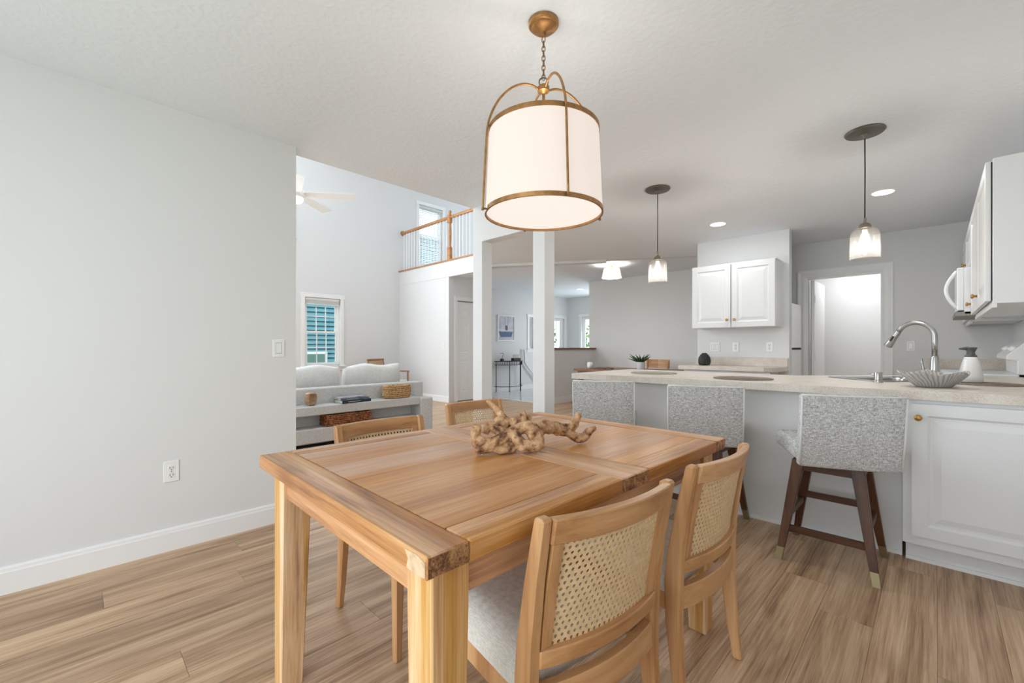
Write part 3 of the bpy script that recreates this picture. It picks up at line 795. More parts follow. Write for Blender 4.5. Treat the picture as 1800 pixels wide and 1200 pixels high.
# ------------------------------------------------------------------ bar stools
def stool(lab):
    t = thing('bar_stool', lab, 'stool', group='bar stools at the breakfast bar')
    fh, th_, zt = .215, .15, .53
    for sx in (-1, 1):
        for sy in (-1, 1):
            def sec(z):
                u = z / zt
                cx, cy = sx * (fh + (th_ - fh) * u), sy * (fh + (th_ - fh) * u); wd = .030 + .026 * u
                return [(cx, cy, z), (cx - sx*wd, cy, z), (cx - sx*wd, cy - sy*wd*.8, z), (cx, cy - sy*wd*.8, z)]
            bm = bmesh.new(); loft(bm, [sec(.06), sec(.3), sec(zt)]); lg = part('leg', bm, WALN, t, bev=.002)
            bm = bmesh.new(); loft(bm, [[(a + (.001 if a > 0 else -.001), b + (.001 if b > 0 else -.001), c) for a, b, c in sec(z)] for z in (0, .065)]); part('brass_tip', bm, TIP, lg)
    for sy, z in ((-1, .165), (1, .27)):
        u = z / zt; c = sy * (fh + (th_ - fh) * u - .022); e = fh + (th_ - fh) * u - .02
        part('stretcher', B(-e, e, c - .011, c + .011, z - .017, z + .017, bev=.002), WALNX, t)
    for sx in (-1, 1):
        z = .235; u = z / zt; c = sx * (fh + (th_ - fh) * u - .022); e = fh + (th_ - fh) * u - .02
        part('stretcher', B(c - .011, c + .011, -e, e, z - .017, z + .017, bev=.002), WALN, t)
    for sy in (-1, 1):
        part('top_rail', B(-th_ + .03, th_ - .03, sy*(th_ - .016) - .012, sy*(th_ - .016) + .012, zt - .055, zt), WALNX, t)
        part('top_rail', B(sy*(th_ - .016) - .012, sy*(th_ - .016) + .012, -th_ + .03, th_ - .03, zt - .055, zt), WALN, t)
    bm = bmesh.new(); lathe(bm, [(0, zt - .01), (.11, zt - .01), (.11, zt + .02), (0, zt + .02)], 20); part('swivel_plate', bm, BLACK, t)
    return t
SW = .42
def stool_shell(t, ang):
    """upholstered swivel seat and back, turned by ang"""
    seat = part('seat', B(-.215, .215, -.19, .225, .55, .635, bev=.022, seg=3), TWEED, t, smooth=True, rot=(0, 0, ang), auto=50)
    # back: gently bowed slab
    s = []
    for k in range(11):
        x = -SW/2 + SW * k / 10
        b = .018 * (1 - (2*x/SW)**2)
        s.append([(x, -.235 - b, .53), (x, -.262 - b, .70), (x, -.285 - b, .895), (x, -.235 - b, .895), (x, -.205 - b, .70), (x, -.18 - b, .53)])
    bm = bmesh.new(); loft(bm, s); bevel(bm, .012, 2)
    bk = part('backrest', bm, TWEED, t, smooth=True, rot=(0, 0, ang), auto=40)
    bm = bmesh.new()
    for sx in (-1, 1):
        tube(bm, [(sx*(SW/2 - .004), -.236, .54), (sx*(SW/2 - .004), -.262, .70), (sx*(SW/2 - .004), -.284, .885)], .005, 6)
    tube(bm, [(-SW/2 + .004 + (SW - .008) * k / 10, -.282 - .018 * (1 - ((-SW/2 + SW*k/10) * 2 / SW)**2), .89) for k in range(11)], .005, 6)
    part('piping', bm, PIPING, bk, smooth=True)
st = [((-.398, 2.845), 25, 'grey upholstered bar stool beside the cabinet with the brass knob'),
      ((-1.085, 2.895), 22, 'grey upholstered bar stool between the other two, at the dark round placemat'),
      ((-1.755, 2.80), 27, 'grey upholstered bar stool at the free end of the counter')]
s0 = stool(st[0][2])
for i, (pos, a, lab) in enumerate(st):
    o = s0 if i == 0 else copy_tree(s0)
    o.location = (pos[0], pos[1], 0); o['label'] = lab
for o, (pos, a, lab) in zip([x for x in COL.objects if x.name.startswith('bar_stool')], st):
    stool_shell(o, math.radians(a))

# ================================================================== kitchen
# ---- worktop with sink cut-out
def rrect(cx, cy, w, h, r, ang, n=5):
    pts = []
    for qx, qy, a0 in ((1, 1, 0), (-1, 1, 90), (-1, -1, 180), (1, -1, 270)):
        for k in range(n + 1):
            a = math.radians(a0 + 90 * k / n)
            pts.append((qx*(w/2 - r) + r*math.cos(a), qy*(h/2 - r) + r*math.sin(a)))
    c, s = math.cos(ang), math.sin(ang)
    return [(cx + x*c - y*s, cy + x*s + y*c) for x, y in pts]
SKC, SKA = (-.24, 4.0), PI / 4           # corner sink set diagonally
def worktop(outer, hole, z0, z1):
    bm = bmesh.new()
    loops = []
    for poly in (outer, hole):
        vs_ = [bm.verts.new((x, y, z1)) for x, y in poly]
        es = [bm.edges.new((vs_[i], vs_[(i+1) % len(vs_)])) for i in range(len(vs_))]; loops.append(es)
    bmesh.ops.triangle_fill(bm, edges=loops[0] + loops[1], use_beauty=True)
    top = bm.faces[:]
    r = bmesh.ops.extrude_face_region(bm, geom=top)
    for v in [g_ for g_ in r['geom'] if isinstance(g_, bmesh.types.BMVert)]: v.co.z = z0
    bmesh.ops.recalc_face_normals(bm, faces=bm.faces[:])
    return bm
WT = .90
outer = [(-2.25, 3.03), (XR, 3.03), (XR, 4.98), (-.08, 4.98), (-.08, 4.78), (-.80, 4.05), (-2.25, 4.05)]
wk = thing('worktop', 'pale laminate worktop of the breakfast bar and sink run', 'countertop', (0, 0, 0))
part('slab', worktop(outer, rrect(*SKC, .50, .40, .05, SKA), WT - .045, WT), LAM, wk)
part('backsplash', B(XR - .02, XR, 3.32, 4.98, WT, WT + .1), LAM, wk)
# ---- base units carrying it
pc = thing('peninsula_cabinet', 'white base cabinets behind the white knee wall', 'cabinet', (-1.1, 3.6, 0))
part('body', B(-.98, .5, -.32, .33, .1, .855), CABW, pc); part('plinth', B(-.95, .48, -.3, .28, 0, .1), CABW, pc)
for k in range(3):
    dd = part('cabinet_door', B(-.95 + k*.48, -.5 + k*.48, .33, .35, .14, .82, bev=.004), CABW, pc)
    bm = bmesh.new(); lathe(bm, [(0, 0), (.006, 0), (.006, .015), (.014, .02), (.014, .026), (0, .03)], 12); part('knob', bm, BRASS, dd, smooth=True, loc=(-.55 + k*.48, .35, .76), rot=(-PI/2, 0, 0))
def knob_bm():
    bm = bmesh.new(); lathe(bm, [(0, 0), (.008, 0), (.007, .012), (.012, .017), (.0155, .021), (.0155, .025), (.011, .029), (0, .030)], 16); return bm
def cabinet_door(w, h, t=.02):
    """raised panel door, front towards -y, lower left corner at origin"""
    return panel_slab(w, h, t, [0, .058, w - .058, w], [0, .058, h - .058, h], {(1, 1)}, .009, .045)
bc = thing('base_cabinet', 'white raised panel base cabinet with one brass knob beside the bar stool', 'cabinet', (-.125, 3.06, 0))
part('body', B(0, .67, 0, .7, .105, .853), CABW, bc)
part('toe_kick', B(.01, .67, .073, .09, 0, .105), CABW, bc)
part('shoe_trim', B(.01, .67, .060, .073, 0, .018), TRIM, bc)
dd = part('cabinet_door', cabinet_door(.60, .68), CABW, bc, loc=(.035, -.021, .153))
part('knob', knob_bm(), BRASS, dd, smooth=True, loc=(.026, 0, .61), rot=(PI/2, 0, 0))
sk_base = thing('sink_cabinet', 'white base cabinet below the corner sink', 'cabinet', (0, 0, 0))
bm = bmesh.new(); prism(bm, [(-.10, 3.79), (XR - .003, 3.79), (XR - .003, 4.96), (-.06, 4.96), (-.06, 4.52), (-.52, 4.0), (-.52, 3.96), (-.10, 3.96)], .1, .66); part('body', bm, CABW, sk_base)

# ---- corner sink
sk = thing('kitchen_sink', 'stainless corner sink let into the worktop', 'sink', (SKC[0], SKC[1], WT), SKA)
bm = bmesh.new()
def ring(w, h, r, z): return [(x, y, z) for x, y in rrect(0, 0, w, h, r, 0)]
loft(bm, [ring(.56, .46, .06, .0005), ring(.555, .455, .06, .006), ring(.50, .40, .05, .006), ring(.47, .37, .05, -.01), ring(.44, .34, .05, -.19)], cap=False)
part('bowl', bm, STEEL, sk, smooth=True, auto=40)
bm = bmesh.new(); prism(bm, rrect(0, 0, .44, .34, .05, 0), -.195, -.19); bl_ = part('bowl_floor', bm, STEEL, sk)
bm = bmesh.new(); lathe(bm, [(0, -.186), (.04, -.186), (.045, -.19)], 16); part('drain', bm, PEWTER, bl_)
# ---- faucet
fc = thing('kitchen_faucet', 'brushed steel gooseneck faucet behind the shell bowl', 'faucet', (-.005, 3.76, WT + .0012), math.radians(160))
bm = bmesh.new(); lathe(bm, [(0, 0), (.032, 0), (.033, .008), (.028, .02), (.024, .10), (.019, .16), (.0165, .17), (0, .17)], 20); part('base', bm, STEEL, fc, smooth=True)
bm = bmesh.new()
pts = [(0, 0, .165), (0, 0, .255)] + [(.095 - .095*math.cos(a), 0, .285 + .095*math.sin(a)) for a in [PI * k / 14 for k in range(0, 13)]]
tube(bm, pts, .0145, 12); part('spout', bm, STEEL, fc, smooth=True)
e = Vector(pts[-1]); dr = (e - Vector(pts[-2])).normalized()
bm = bmesh.new(); tube(bm, [e, e + dr*.05, e + dr*.11, e + dr*.115], [.0155, .018, .025, .022], 14)
sp = part('spray_head', bm, STEEL, fc, smooth=True, auto=40)
bm = bmesh.new(); b0 = e + dr*.055 + Vector((0, .019, 0)); tube(bm, [b0 - dr*.018, b0 + dr*.018], .007, 8); part('button', bm, BLACK, sp)
bm = bmesh.new(); tube(bm, [(0, -.02, .05), (0.0, -.05, .055), (.005, -.062, .07), (.012, -.066, .12), (.018, -.064, .15)], [.012, .012, .009, .007, .006], 10); part('lever', bm, STEEL, fc, smooth=True, rot=(0, 0, 1.2))
ag = thing('sink_air_gap', 'small steel cylinder at the sink rim', 'sink fitting', (-.262, 3.60, WT + .0012))
bm = bmesh.new(); lathe(bm, [(0, 0), (.026, 0), (.026, .008), (.021, .012), (.021, .06), (.019, .064), (0, .064)], 20); part('cap', bm, STEEL, ag, smooth=True, auto=40)
bm = bmesh.new(); tube(bm, [(-.02, 0, .045), (-.036, 0, .047)], .004, 8); part('outlet', bm, STEEL, ag)

# ---- things on the bar
def placemat(lab, loc, r, m_):
    t = solid('placemat', lathe(bmesh.new(), [(0, .003)] + [p_ for k in range(1, 19) for p_ in ((r*k/19 - r/80, .006), (r*k/19, .0035))] + [(r, .005), (r, .0), (0, 0)], 48), m_, lab, 'placemat', 'round placemats', loc=loc, smooth=False)
    return t
MATG = plain('mat_sage', srgb(168, 166, 152), .9, bump=.5, bscale=300, var=.3, vscale=80)
MATD = plain('mat_taupe', srgb(150, 136, 124), .9, bump=.5, bscale=300, var=.4, vscale=80)
placemat('round sage placemat at the free end of the bar', (-1.74, 3.52, WT + .0012), .19, MATG)
placemat('round taupe placemat with a dark rim in the middle of the bar', (-.98, 3.34, WT + .0012), .19, MATD)
placemat('round taupe placemat under the white soap bottle', (.215, 3.84, WT + .0012), .17, MATD)
# shell bowl
def shell_bowl():
    bm = bmesh.new(); n = 192
    prof = [(.055, 0), (.078, .0), (.092, .012), (.118, .038), (.143, .064), (.158, .080), (.152, .081), (.135, .062), (.105, .038), (.075, .016), (.04, .010)]
    rings = []
    for q, (r, z) in enumerate(prof):
        rg = []
        for k in range(n):
            a = 2*PI*k/n; amp = max(0, (r - .06)) / .1
            fl_ = 1 + .014 * amp * math.cos(40 * a + r * 34) ; wob = 1 + .05 * amp * math.cos(5*a + .6)
            zz = z + .010 * amp * math.cos(5*a + .6) * (1 if z > .03 else .3)
            rg.append((r*fl_*wob*math.cos(a), .82*r*fl_*wob*math.sin(a), zz))
        rings.append(rg)
    loft(bm, rings); return bm
m, nt, p = new_mat('shell_grey'); L = nt.links.new
tc = N(nt, 'ShaderNodeTexCoord'); sx_ = N(nt, 'ShaderNodeSeparateXYZ'); L(tc.outputs['Object'], sx_.inputs[0])
an = N(nt, 'ShaderNodeMath', operation='ARCTAN2'); L(sx_.outputs[1], an.inputs[0]); L(sx_.outputs[0], an.inputs[1])
ln = N(nt, 'ShaderNodeVectorMath', operation='LENGTH'); L(tc.outputs['Object'], ln.inputs[0])
nz = N(nt, 'ShaderNodeTexNoise', Scale=14.0, Detail=3.0); L(tc.outputs['Object'], nz.inputs['Vector'])
a1 = N(nt, 'ShaderNodeMath', operation='MULTIPLY'); a1.inputs[1].default_value = 40.0; L(an.outputs[0], a1.inputs[0])
a2 = N(nt, 'ShaderNodeMath', operation='MULTIPLY_ADD'); a2.inputs[1].default_value = 34.0; L(ln.outputs['Value'], a2.inputs[0]); L(a1.outputs[0], a2.inputs[2])
a3 = N(nt, 'ShaderNodeMath', operation='MULTIPLY_ADD'); a3.inputs[1].default_value = 16.0; L(nz.outputs['Fac'], a3.inputs[0]); L(a2.outputs[0], a3.inputs[2])
sn = N(nt, 'ShaderNodeMath', operation='SINE'); L(a3.outputs[0], sn.inputs[0])
mr = N(nt, 'ShaderNodeMapRange'); mr.inputs[1].default_value = -1; L(sn.outputs[0], mr.inputs[0])
rp = ramp(nt, [(.0, srgb(142, 140, 138)), (.35, srgb(166, 164, 161)), (.8, srgb(186, 183, 179))]); L(mr.outputs[0], rp.inputs[0])
L(rp.outputs[0], p.inputs['Base Color']); p.inputs['Roughness'].default_value = .55
solid('shell_bowl', shell_bowl(), m, 'fluted grey shell bowl on the worktop in front of the faucet', 'bowl', loc=(-.01, 3.38, WT + .0012), rot=(0, 0, .7), smooth=True)
sb = thing('soap_bottle', 'white soap bottle with grey pump head on a round mat', 'bottle', (.155, 3.90, WT + .0085))
bm = bmesh.new(); lathe(bm, [(0, 0), (.05, 0), (.054, .006), (.054, .03), (.05, .07), (.04, .12), (.03, .15), (.028, .155), (0, .155)], 28); part('body', bm, WHITE_PL, sb, smooth=True, auto=50)
GREYP = plain('grey_plastic', srgb(92, 92, 94), .5)
bm = bmesh.new(); lathe(bm, [(0, .155), (.029, .155), (.027, .165), (.021, .168), (.018, .185), (.026, .205), (.030, .210), (.024, .215), (0, .216)], 20); pu = part('pump', bm, GREYP, sb, smooth=True, auto=50)
bm = bmesh.new(); tube(bm, [(-.015, 0, .207), (-.058, 0, .205)], [.012, .005], 8); part('nozzle', bm, GREYP, pu, rot=(0, 0, .5))

# ---- right wall upper cabinets
def upper_right(y0, y1, z0, z1, doors, lab, xf=.22):
    t = thing('wall_cabinet', lab, 'cabinet', (XR, y0, z0), group='white wall cabinets')
    D, H, W = XR - xf, z1 - z0, y1 - y0
    part('body', B(-D, -.002, 0, W, 0, H, bev=.002), CABW, t)
    part('bottom_rail', B(-D - .002, -D + .016, 0, W, -.022, 0), CABW, t)
    n = doors; dwid = W / n - .012
    for k in range(n):
        d = part('cabinet_door', cabinet_door(dwid, H - .03), CABW, t, loc=(-D - .0258, (k + 1) * W / n - .006, .015), rot=(0, 0, -PI / 2))
        part('knob', knob_bm(), BRASS, d, smooth=True, loc=(.03, 0, .085), rot=(PI/2, 0, 0))
    part('door_shadow', B(-D - .0055, -D, .002, W - .002, .02, H - .02), GAP, t)
    return t
upper_right(3.5, 4.93, 1.36, 2.148, 2, 'white wall cabinet above the soap bottle with two brass knobs')
upper_right(4.935, 5.695, 1.765, 2.148, 1, 'short white wall cabinet above the microwave')
upper_right(5.70, 6.58, 1.36, 2.148, 1, 'white wall cabinet in the kitchen corner beyond the microwave')
mw = thing('microwave', 'white over the range microwave with curved handle', 'microwave', (XR, 4.94, 1.385))
part('body', B(-.39, -.003, 0, .75, 0, .37, bev=.004), WHITE_PL, mw)
part('door', B(-.43, -.39, 0, .56, .03, .37, bev=.006), WHITE_PL, mw)
part('control_panel', B(-.425, -.39, .565, .75, .03, .37, bev=.004), WHITE_PL, mw)
part('vent_grille', B(-.44, -.30, .0, .75, -.012, .02), PEWTER, mw)
bm = bmesh.new(); tube(bm, [(-.43 - .062*math.sin(PI*k/10), .05, .05 + .30*k/10) for k in range(11)], .013, 10); part('handle', bm, WHITE_PL, mw, smooth=True)
# ---- range
rg_ = thing('kitchen_range', 'white freestanding range with slanted control panel', 'stove', (XR, 5.0, 0))
part('body', B(-.64, -.03, 0, .76, .02, .895, bev=.006), WHITE_PL, rg_)
part('cooktop', B(-.65, -.10, 0, .76, .895, .915, bev=.005), WHITE_PL, rg_)
bm = bmesh.new()
loft(bm, [[(-.11, y, .915), (-.035, y, .915), (-.035, y, 1.16), (-.06, y, 1.175), (-.165, y, 1.06), (-.165, y, 1.03), (-.11, y, 1.02)] for y in (0, .76)])
bg_ = part('backguard', bm, WHITE_PL, rg_, bev=.006)
for k, yy in enumerate((.10, .20, .56, .66)):
    bm = bmesh.new(); lathe(bm, [(0, 0), (.022, 0), (.019, .02), (0, .021)], 16); part('knob', bm, WHITE_PL, bg_, smooth=True, auto=40, loc=(-.118, yy, 1.112), rot=(0, -PI*.27, 0))
part('gap', B(-.028, -.004, .01, .75, .3, 1.15), GAP, rg_)
ov = part('oven_door', B(-.665, -.64, .03, .73, .2, .78, bev=.006), WHITE_PL, rg_)
bm = bmesh.new(); tube(bm, [(-.70, .08, .74), (-.70, .68, .74)], .011, 8); part('handle', bm, WHITE_PL, ov, smooth=True)
# corner worktop beyond the range
cw = thing('corner_worktop', 'pale laminate worktop in the kitchen corner with tan backsplash', 'countertop', (0, 0, 0))
part('slab', B(-.08, XR, 5.77, 6.6, WT - .045, WT, bev=.003), LAM, cw); part('backsplash', B(-.08, XR, 6.578, 6.6, WT, WT + .105), LAM, cw); part('side_splash', B(XR - .02, XR, 5.77, 6.578, WT, WT + .1), LAM, cw)
cb = thing('corner_cabinet', 'white base cabinet in the kitchen corner', 'cabinet', (0, 0, 0))
part('body', B(-.05, XR - .003, 5.78, 6.59, .1, .855), CABW, cb); part('toe_kick', B(.02, XR - .003, 5.78, 6.59, 0, .1), CABW, cb)
# ---- stub wall units
ub = thing('wall_cabinet', 'white two door wall cabinet on the short wall above the black vase', 'cabinet', (-2.115, 5.62, 1.352), group='white wall cabinets')
part('body', B(0, .885, -.315, -.001, 0, .733), CABW, ub, bev=.002)
part('door_shadow', B(.40, .485, -.318, -.315, .01, .72), GAP, ub)
for k in range(2):
    d = part('cabinet_door', cabinet_door(.436, .725), CABW, ub, loc=(.002 + k*.445, -.34, .004))
    part('knob', knob_bm(), BRASS, d, smooth=True, loc=(.40 if k == 0 else .036, 0, .085), rot=(PI/2, 0, 0))
part('crown', B(-.004, .889, -.322, -.001, .725, .738), CABW, ub)
sc_ = thing('side_worktop', 'short laminate counter with backsplash below the two door wall cabinet', 'countertop', (-2.25, 5.2, 0))
bm = bmesh.new(); prism(bm, [(0, 0), (.93, 0), (1.0, .05), (1.07, .2), (1.07, .42), (0, .42)], WT - .04, WT + .005); part('slab', bm, LAM, sc_)
part('backsplash', B(.07, 1.07, .395, .418, WT + .005, WT + .105, bev=.002), LAM, sc_)
sb2 = thing('side_cabinet', 'white base cabinet below the short counter', 'cabinet', (-2.2, 5.25, 0))
part('body', B(0, .93, 0, .36, .1, .855), CABW, sb2); part('toe_kick', B(.02, .9, .05, .36, 0, .1), CABW, sb2)
for k in range(2):
    d = part('cabinet_door', cabinet_door(.44, .68), CABW, sb2, loc=(.015 + k*.46, -.022, .15)); part('knob', knob_bm(), BRASS, d, smooth=True, loc=(.4 if k == 0 else .04, 0, .6), rot=(PI/2, 0, 0))
bm = bmesh.new(); n = 40
rings = []
for r, z in ((.03, 0), (.058, .004), (.068, .03), (.07, .065), (.062, .10), (.045, .128), (.028, .142), (.026, .15), (.018, .15), (.018, .12)):
    rings.append([(r*(1 + .03*math.cos(14*2*PI*k/n))*math.cos(2*PI*k/n), r*(1 + .03*math.cos(14*2*PI*k/n))*math.sin(2*PI*k/n), z) for k in range(n)])
loft(bm, rings)
solid('black_vase', bm, plain('black_ceramic', (.016, .016, .017, 1), .6), 'small ribbed black vase on the short counter', 'vase', loc=(-2.02, 5.42, WT + .0062), smooth=True)
# ---- refrigerator
fr = thing('refrigerator', 'white refrigerator tucked between the short wall and the doorway', 'refrigerator', (-1.22, 5.79, 0))
part('body', B(-.68, -.05, 0, .71, .02, 1.66, bev=.006), WHITE_PL, fr)
for z0, z1 in ((.06, 1.10), (1.115, 1.655)):
    d = part('door', B(-.05, 0, 0, .71, z0, z1, bev=.008), WHITE_PL, fr)
    part('handle', B(-.001, .022, .04, .07, (z1 - .42) if z0 < .5 else z0 + .03, (z1 - .06) if z0 < .5 else z0 + .35, bev=.005), WHITE_PL, d)
part('gap', B(-.045, .001, .03, .69, 1.10, 1.116), GAP, fr)

# ---- switches and outlets
def plate(name, lab, loc, rz, kind, wd=.07, ht=.115):
    """wall plate, local front towards -y"""
    t = thing(name, lab, 'outlet' if 'outlet' in name else 'switch', loc, rz)
    b = B(-wd/2, wd/2, -.006, -.0005, -ht/2, ht/2, bev=.0025)
    part('cover', b, PLATE, t)
    n = 1 if wd < .1 else 2
    for q in range(n):
        xo = (q - (n-1)/2) * .046
        if kind == 'rocker':
            part('rocker', B(xo - .0165, xo + .0165, -.0085, -.006, -.033, .033, bev=.001), WHITE_PL, t)
            f = bmesh.new()
            for a in ((xo-.018, xo-.0165, -.035, .035), (xo+.0165, xo+.018, -.035, .035), (xo-.018, xo+.018, -.035, -.033), (xo-.018, xo+.018, .033, .035)):
                box(f, a[0], a[1], -.0064, -.006, a[2], a[3])
            part('rocker_seam', f, PEWTER, t)
        else:
            for zz in (-.02, .02):
                bm = bmesh.new(); lathe(bm, [(0, 0), (.0165, 0), (.0165, .0025), (0, .0025)], 18); r_ = part('receptacle', bm, WHITE_PL, t, loc=(xo, -.006, zz), rot=(PI/2, 0, 0))
                f = bmesh.new(); box(f, -.008, -.0055, -.003, .008, .0024, .0029); box(f, .0055, .008, -.003, .007, .0024, .0029)
                lathe(f, [(0, .0024), (.003, .0024), (.003, .0029), (0, .0029)], 8, 0, -.009)
                part('slots', f, BLACK, r_)
            f = bmesh.new(); lathe(f, [(0, 0), (.003, 0), (.003, .001), (0, .001)], 8); part('screw', f, PEWTER, t, loc=(xo, -.006, 0), rot=(PI/2, 0, 0))
    return t
plate('light_switch', 'white rocker switch on the left wall near its end', (XL, .938, 1.118), PI/2, 'rocker')
plate('wall_outlet', 'white double outlet low on the left wall', (XL, .39, .435), PI/2, 'duplex')
plate('light_switch', 'white double rocker switch above the black vase', (-1.965, 5.62, 1.13), 0, 'rocker', .115)
plate('wall_outlet', 'white outlet in the middle of the short kitchen wall', (-1.725, 5.62, 1.13), 0, 'duplex')
plate('wall_outlet', 'white outlet on the short kitchen wall towards the refrigerator', (-1.365, 5.62, 1.13), 0, 'duplex')
plate('light_switch', 'white rocker switch right of the kitchen doorway', (-.20, 6.6, 1.14), 0, 'rocker')
plate('light_switch', 'white switch on the wall below the loft', (-7.28, 5.4, 1.16), 0, 'rocker')

# ================================================================== lamps
def point(name, loc, power, col=(1, .86, .7), r=.03):
    l = bpy.data.lights.new(name, 'POINT'); l.energy = power; l.color = col; l.shadow_soft_size = r
    o = bpy.data.objects.new(name, l); COL.objects.link(o); o.location = loc; return o
# ---- drum chandelier
cd = thing('chandelier', 'drum chandelier with fabric shade and aged gold arms over the dining table', 'chandelier', (-1.145, 1.352, 0))
bm = bmesh.new(); lathe(bm, [(0, CZ), (.061, CZ), (.062, CZ - .014), (.058, CZ - .019), (.050, CZ - .021), (.049, CZ - .028), (.040, CZ - .035), (.014, CZ - .038), (.010, CZ - .042), (.010, CZ - .056), (0, CZ - .062)], 32); part('canopy', bm, GILT, cd, smooth=True, auto=40)
zt_, zb_ = CZ - .062, 2.215
nl = 9
for k in range(nl):
    z = zt_ - (zt_ - zb_) * (k + .5) / nl; hl = (zt_ - zb_) / nl * .68
    pts = [(.007*math.cos(a), 0, hl*math.sin(a)) if True else None for a in [2*PI*q/14 for q in range(14)]]
    bm = bmesh.new(); tube(bm, pts, .0020, 6, closed=True); part('chain_link', bm, PEWTER if k % 2 else GILT, cd, smooth=True, loc=(0, 0, z), rot=(0, 0, (k % 2) * PI/2 + .4))
bm = bmesh.new(); tube(bm, [(.018*math.cos(a), 0, 2.205 + .018*math.sin(a)) for a in [2*PI*q/18 for q in range(18)]], .003, 6, closed=True); part('hanging_ring', bm, PEWTER, cd, smooth=True, rot=(0, 0, .75))
bm = bmesh.new(); lathe(bm, [(0, 2.19), (.018, 2.19), (.024, 2.184), (.024, 2.166), (.014, 2.16), (.006, 2.155), (.006, 2.03), (0, 2.03)], 20); part('hub', bm, GILT, cd, smooth=True, auto=40)
RT, RB, ZT, ZB = .222, .237, 2.0, 1.664
SHADE = glow('lamp_shade_fabric', (1.0, .85, .76, 1), .62)
bm = bmesh.new(); lathe(bm, [(RT, ZT), (RB, ZB), (RB - .003, ZB), (RT - .003, ZT)], 64, closed=True); part('shade', bm, SHADE, cd, smooth=True, auto=40)
bm = bmesh.new(); lathe(bm, [(0, ZB + .006), (RB - .004, ZB + .006), (RB - .004, ZB + .010), (0, ZB + .010)], 64); part('diffuser', bm, glow('lamp_diffuser', (1.0, .90, .82, 1), .76), cd, smooth=True, auto=40)
for r, z, nm in ((RT, ZT, 'top_band'), (RB, ZB, 'bottom_band')):
    bm = bmesh.new(); lathe(bm, [(r + .003, z + (.004 if r == RT else .012)), (r + .003, z - (.014 if r == RT else .004)), (r - .004, z - (.014 if r == RT else .004)), (r - .004, z + (.004 if r == RT else .012))], 64, closed=True); part(nm, bm, GILT, cd, smooth=True, auto=40)
faz = math.atan2(-1.352, 1.145) + math.radians(20)   # front arm, a little right of the line to the viewer
for k in range(4):
    a = faz + k * PI / 2
    prof = [(.02, 2.172), (.05, 2.184), (.09, 2.182), (.135, 2.16), (.18, 2.115), (.212, 2.06), (.232, 2.0), (.238, 1.94), (.246, 1.80), (.254, ZB - .004)]
    bm = bmesh.new()
    sm_ = []
    for i_ in range(len(prof) - 1):
        a_, b_, c_, d_ = (Vector(prof[max(i_-1, 0)]), Vector(prof[i_]), Vector(prof[i_+1]), Vector(prof[min(i_+2, len(prof)-1)]))
        sm_ += [tuple(0.5 * ((2*b_) + (c_ - a_)*u + (2*a_ - 5*b_ + 4*c_ - d_)*u*u + (3*b_ - a_ - 3*c_ + d_)*u**3)) for u in (0, .33, .66)]
    prof = sm_ + [prof[-1]]
    tube(bm, [(r*math.cos(a), r*math.sin(a), z) for r, z in prof], .0048, 8); arm = part('arm', bm, GILT, cd, smooth=True)
    bm = bmesh.new()
    tube(bm, [(RT*math.cos(a), RT*math.sin(a), ZT - .006), (.235*math.cos(a), .235*math.sin(a), ZT - .006)], .004, 6)
    tube(bm, [(RB*math.cos(a), RB*math.sin(a), ZB + .003), (.256*math.cos(a), .256*math.sin(a), ZB + .003)], .004, 6)
    part('bracket', bm, PEWTER, arm)
point('chandelier_bulb', (-1.145, 1.352, 1.90), 2.6, (1, .92, .84), .05)
# ---- glass pendants
def pendant(lab, loc, zs=1.855, zb=1.665):
    t = thing('pendant_light', lab, 'pendant light', (loc[0], loc[1], 0), group='glass pendant lights over the bar')
    bm = bmesh.new(); lathe(bm, [(0, CZ), (.098, CZ), (.102, CZ - .006), (.095, CZ - .014), (.02, CZ - .02), (.012, CZ - .03), (.006, CZ - .045), (0, CZ - .045)], 40); part('canopy', bm, PEWTER, t, smooth=True, auto=40)
    bm = bmesh.new(); tube(bm, [(0, 0, CZ - .04), (.001, 0, 2.2), (0, 0, zs + .055)], .0035, 8); part('cord', bm, BLACK, t, smooth=True)
    bm = bmesh.new(); lathe(bm, [(0, zs + .062), (.008, zs + .062), (.010, zs + .035), (.024, zs + .028), (.032, zs + .014), (.034, zs), (0, zs)], 20); part('socket_cap', bm, NICKEL, t, smooth=True, auto=50)
    bm = bmesh.new(); lathe(bm, [(.03, zs + .002), (.052, zs - .004), (.068, zs - .02), (.0745, zs - .045), (.076, zs - .09), (.076, zb), (.0735, zb), (.0735, zs - .09), (.072, zs - .046), (.066, zs - .023), (.05, zs - .008), (.03, zs - .002)], 36, closed=True); part('glass_shade', bm, SEED, t, smooth=True)
    bm = bmesh.new(); lathe(bm, [(0, zs - .01), (.012, zs - .012), (.013, zs - .035), (.024, zs - .065), (.028, zs - .088), (.022, zs - .11), (.010, zs - .122), (0, zs - .125)], 20); part('bulb', bm, glow('bulb_lit', (1, .84, .62, 1), 9), t, smooth=True)
    point('pendant_bulb_light', (loc[0], loc[1], zs - .142), 8, (1, .95, .9), .012)
pendant('glass pendant light hanging above the sink end of the bar', (-.312, 3.42))
pendant('glass pendant light hanging above the free end of the bar', (-1.664, 3.44))
